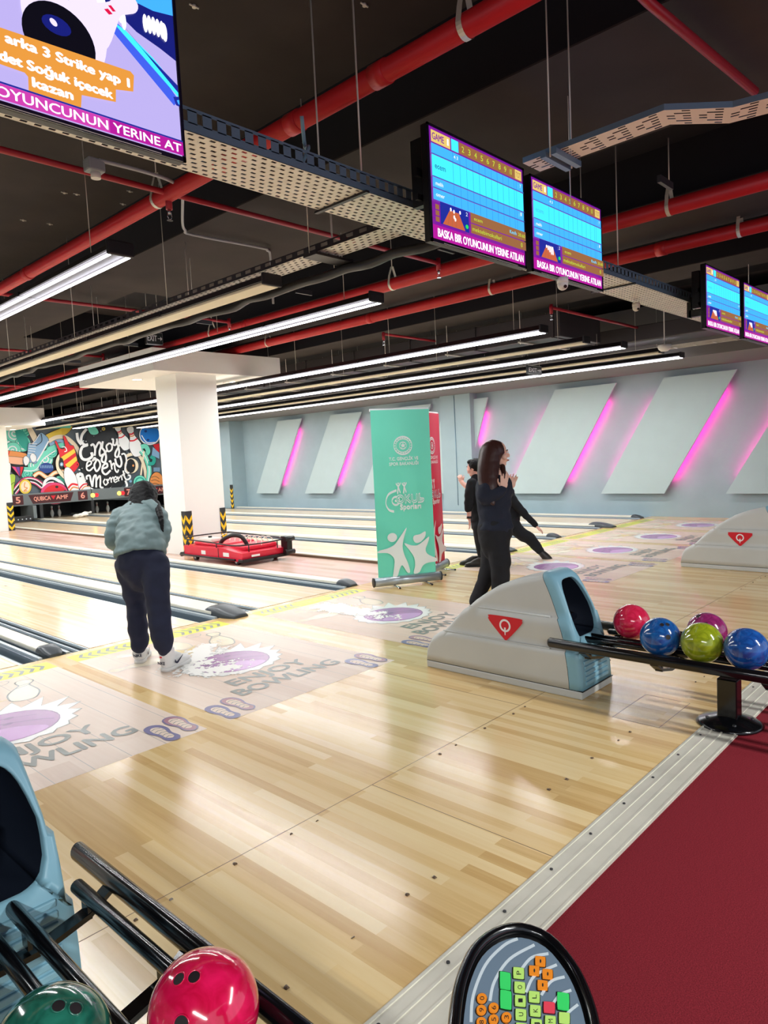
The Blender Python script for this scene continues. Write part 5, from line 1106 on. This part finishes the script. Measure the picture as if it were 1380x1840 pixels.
b = MB(); b.ball(hc+Vector((0, 0, .02))-_f*.01, .113, M_SKIN, 20, (1, 1, 1.02)); limb(b, [A(256, 884, .38), A(255, 902, .33), A(254, 920, .25), A(254, 928, .22)], [.105, .108, .095, .05], [.08, .08, .05, .02])
limb(b, [A(238, 900, .32), A(237, 922, .17), A(230, 942, .1)], [.03, .02, .006]); limb(b, [A(280, 905, .3), A(289, 930, .13), A(292, 958, .08)], [.032, .022, .008])
organic('hair', b, M_HAIRB, t, .006, 2, .004, 30)
M_SHW = mat('white_shoe', (232, 230, 228), .5)
g1 = onZ(250, 1193, 0); g2 = onZ(294, 1208, 0)
shoe(t, (g1.x, g1.y, 0), .9, 1.12, M_SHW, M_SHW, True); shoe(t, (g2.x, g2.y, 0), .4, 1.15, M_SHW, M_SHW, True)
# --- woman walking past, long brown hair
dB = 6.19; B = lambda x, y, q=0: at(x, y, dB+q)
t = thing('person', (2.6, -2.3, 0), 'person with long brown hair in dark navy clothes walking behind the central ball return', 'person')
b = MB(); hc = B(893, 816, 0); M_, sd, fc, up = head(b, hc, _r-_f*.12, ZA+_r*.04, 1.0)
limb(b, [B(890, 965), B(888, 925), B(890, 880), B(891, 856), B(891, 836)], [.1, .095, .11, .12, .045], [.13, .11, .13, .15, .045])
limb(b, [B(893, 970, -.05), B(899, 1015, -.06), B(898, 1060, -.05), B(896, 1108, -.05)], [.06, .05, .04, .03]); limb(b, [B(884, 970, .08), B(880, 1015, .08), B(868, 1050, .09), B(850, 1092, .1)], [.06, .05, .04, .03])
for q, P in ((-1, [(878, 862, -.12), (873, 893, -.17), (904, 879, -.2)]), (1, [(900, 862, .12), (905, 894, .1), (917, 878, .02)])):
    limb(b, [B(*p) for p in P], [.043, .036, .025]); w = B(*P[-1]); hand(b, w, Vector((0, 0, 1))*.9+_r*(.15 if q < 0 else .3), -_f*q, -.0+.88, .2, .32, q)
organic('body', b, M_SKIN, t, .0048, 1)
facebits(hc, M_, 1, t, M_HAIR)
b = MB(); limb(b, [B(891, 951), B(889, 930), B(887, 900), B(888, 872), B(889, 855), B(891, 845)], [.165, .145, .155, .165, .12, .06], [.15, .13, .14, .17, .15, .06])
limb(b, [B(876, 864, -.1), B(872, 880, -.16), B(873, 896, -.18), B(888, 890, -.21), B(902, 881, -.2)], [.075, .075, .068, .055, .045]); limb(b, [B(900, 864, .1), B(907, 892, .1), B(916, 883, .03)], [.065, .056, .042])
organic('sweatshirt', b, M_NAVY2, t, .011, 3, .010, 9)
b = MB(); limb(b, [B(890, 945), B(889, 962), B(890, 985)], [.155, .155, .12], [.14, .15, .13]); limb(b, [B(893, 970, -.05), B(899, 1015, -.06), B(898, 1060, -.05), B(896, 1100, -.05)], [.105, .092, .075, .07])
limb(b, [B(884, 970, .08), B(880, 1015, .08), B(868, 1050, .09), B(854, 1082, .1)], [.11, .085, .07, .062]); organic('trousers', b, M_BLKC, t, .011, 10, .008, 8)
b = MB(); b.ball(hc-fc*.027+ZA*.026, .104, M_SKIN, 24, (1, 1, 1.0)); limb(b, [B(882, 812, -.02), B(878, 832, -.07), B(877, 858, -.15), B(879, 882, -.2), B(886, 906, -.23)], [.1, .096, .092, .07, .02], [.1, .085, .05, .035, .015])
limb(b, [B(903, 838, -.06), B(904, 855, -.12), B(902, 872, -.13)], [.025, .025, .01]); organic('hair', b, M_HAIR, t, .006, 8, .0015, 14)
shoe(t, tuple(Vector((B(894, 1115, -.05).x, B(894, 1115, -.05).y, 0))-_r*.05), -.75, 1, M_SHOEB, M_BLK); q = B(848, 1100, .1); o = shoe(t, (q.x, q.y, max(0, q.z-.12)), -.75, 1, M_SHOEB, M_BLK)
# --- boy in black looking down the lane
dC = 9.32; C_ = lambda x, y, q=0: at(x, y, dC+q)
t = thing('person', (5.1, -.5, 0), 'boy with short dark hair and black top raising one hand beside the banners', 'person')
b = MB(); hc = C_(852, 841, 0); M_, sd, fc, up = head(b, hc, -_r+_f*.55, ZA-_r*.12, .98)
limb(b, [C_(866, 935), C_(864, 900), C_(862, 872), C_(858, 852)], [.13, .13, .15, .05], [.1, .1, .11, .05])
for P in ([(872, 940, .06), (873, 975, .06), (874, 1010, .05)], [(862, 940, -.04), (863, 975, -.04), (869, 1008, -.02)]): limb(b, [C_(*p) for p in P], [.07, .05, .035])
limb(b, [C_(848, 870, -.12), C_(843, 905, -.12), C_(843, 932, -.14)], [.045, .036, .026]); hand(b, C_(843, 932, -.14), C_(845, 945, -.14)-C_(843, 932, -.14), -_r, .95, .35)
limb(b, [C_(850, 868, .12), C_(842, 876, .2), C_(829, 866, .26)], [.045, .038, .028]); hand(b, C_(830, 867, .26), ZA-_r*.3, _f, .95, 1.0, .05)
organic('body', b, M_SKIN2, t, .008, 1); facebits(hc, M_, .98, t, M_HAIRB)
b = MB(); limb(b, [C_(867, 938), C_(865, 905), C_(861, 878), C_(857, 862)], [.165, .155, .16, .09], [.13, .12, .13, .09]); limb(b, [C_(848, 868, -.11), C_(843, 888, -.12), C_(842, 914, -.13)], [.07, .065, .055]); limb(b, [C_(852, 868, .1), C_(846, 874, .15)], [.065, .055])
organic('black_top', b, M_BLKC, t, .012, 3, .008, 9)
b = MB(); limb(b, [C_(867, 928), C_(867, 950)], [.16, .15], [.13, .13]); limb(b, [C_(872, 945, .06), C_(873, 975, .06), C_(874, 1008, .05)], [.1, .08, .065]); limb(b, [C_(862, 945, -.04), C_(864, 975, -.04), C_(869, 1006, -.02)], [.1, .08, .065]); organic('trousers', b, M_BLKC, t, .013, 3)
b = MB(); b.ball(hc+up*.035-fc*.03, .1, M_HAIRB, 20, (.95, 1, .92)); b.ball(hc+up*.085+fc*.03, .052, M_HAIRB, 16, (1.2, 1, .7)); organic('hair', b, M_HAIRB, t, .008, 2, .004, 40)
b = MB(); b.tube([C_(843, 928, -.14), C_(843, 932, -.14)], .034, M_BLK, 14); b.build('wristband', t)
g = onZ(870, 1018, 0); shoe(t, (g.x, g.y, 0), math.atan2(-_r.y, -_r.x)-.2, .95, M_SHOEB, M_BLK); shoe(t, (g.x+.1, g.y+.16, 0), math.atan2(-_r.y, -_r.x)-.2, .95, M_SHOEB, M_BLK)
# --- bowler in the follow-through, mostly hidden
dD = 9.75; D = lambda x, y, q=0: at(x, y, dD+q)
t = thing('person', (6.0, -.6, 0), 'mostly hidden bowler in black, arm and leg stretched back behind the walking person', 'person')
b = MB(); hc = D(886, 850, .15); M_, sd, fc, up = head(b, hc, -_r+_f*.5-ZA*.25, ZA-_r*.45, 1)
limb(b, [D(914, 928), D(908, 900), D(900, 878, .05), D(892, 862, .1)], [.13, .13, .15, .05], [.11, .1, .11, .05])
limb(b, [D(910, 935), D(893, 965, .1), D(897, 1008, .1)], [.075, .055, .036]); limb(b, [D(918, 935, -.05), D(948, 968, -.1), D(974, 993, -.15)], [.075, .055, .036])
limb(b, [D(908, 880, -.14), D(935, 915, -.16), D(962, 944, -.18)], [.045, .036, .026]); hand(b, D(962, 945, -.18), D(975, 954, -.18)-D(962, 945, -.18), -ZA, 1, .4)
limb(b, [D(896, 878, .2), D(880, 893, .3), D(872, 878, .4)], [.045, .036, .026]); hand(b, D(872, 878, .4), ZA, _r, 1, .5)
organic('body', b, M_SKIN2, t, .008, 1); facebits(hc, M_, 1, t, M_HAIRB)
b = MB(); limb(b, [D(917, 932), D(909, 905), D(902, 882, .05), D(895, 868, .08)], [.17, .16, .16, .09], [.14, .13, .14, .09]); limb(b, [D(908, 880, -.12), D(925, 903, -.15), D(942, 923, -.17), D(962, 943, -.18)], [.075, .062, .052, .04]); limb(b, [D(897, 878, .15), D(880, 893, .3), D(874, 884, .38)], [.065, .05, .04])
organic('black_top', b, M_BLKC, t, .012, 3, .008, 9)
b = MB(); limb(b, [D(914, 925), D(914, 942)], [.16, .15], [.13, .14]); limb(b, [D(909, 938, .03), D(894, 966, .1), D(897, 1006, .1)], [.11, .085, .065]); limb(b, [D(917, 938, -.04), D(935, 958, -.08), D(952, 968, -.1), D(971, 990, -.14)], [.115, .095, .082, .06]); organic('trousers', b, M_BLKC, t, .013, 3, .008, 8)
b = MB(); b.ball(hc+up*.045-fc*.022, .1, M_HAIRB, 20, (.92, 1.05, .85)); organic('hair', b, M_HAIRB, t, .008, 2, .004, 40)
g = D(900, 1012, .1); shoe(t, (g.x, g.y, 0), math.atan2(-_r.y, -_r.x), .95, M_SHOEB, M_BLK)
b = MB(); P = [D(972, 992, -.15), D(979, 999, -.15), D(986, 1006, -.15), D(991, 1012, -.15)]; limb(b, P, [.045, .055, .055, .038], [.04, .045, .04, .03]); organic('shoe', b, M_SHOEB, t, .008, 2)
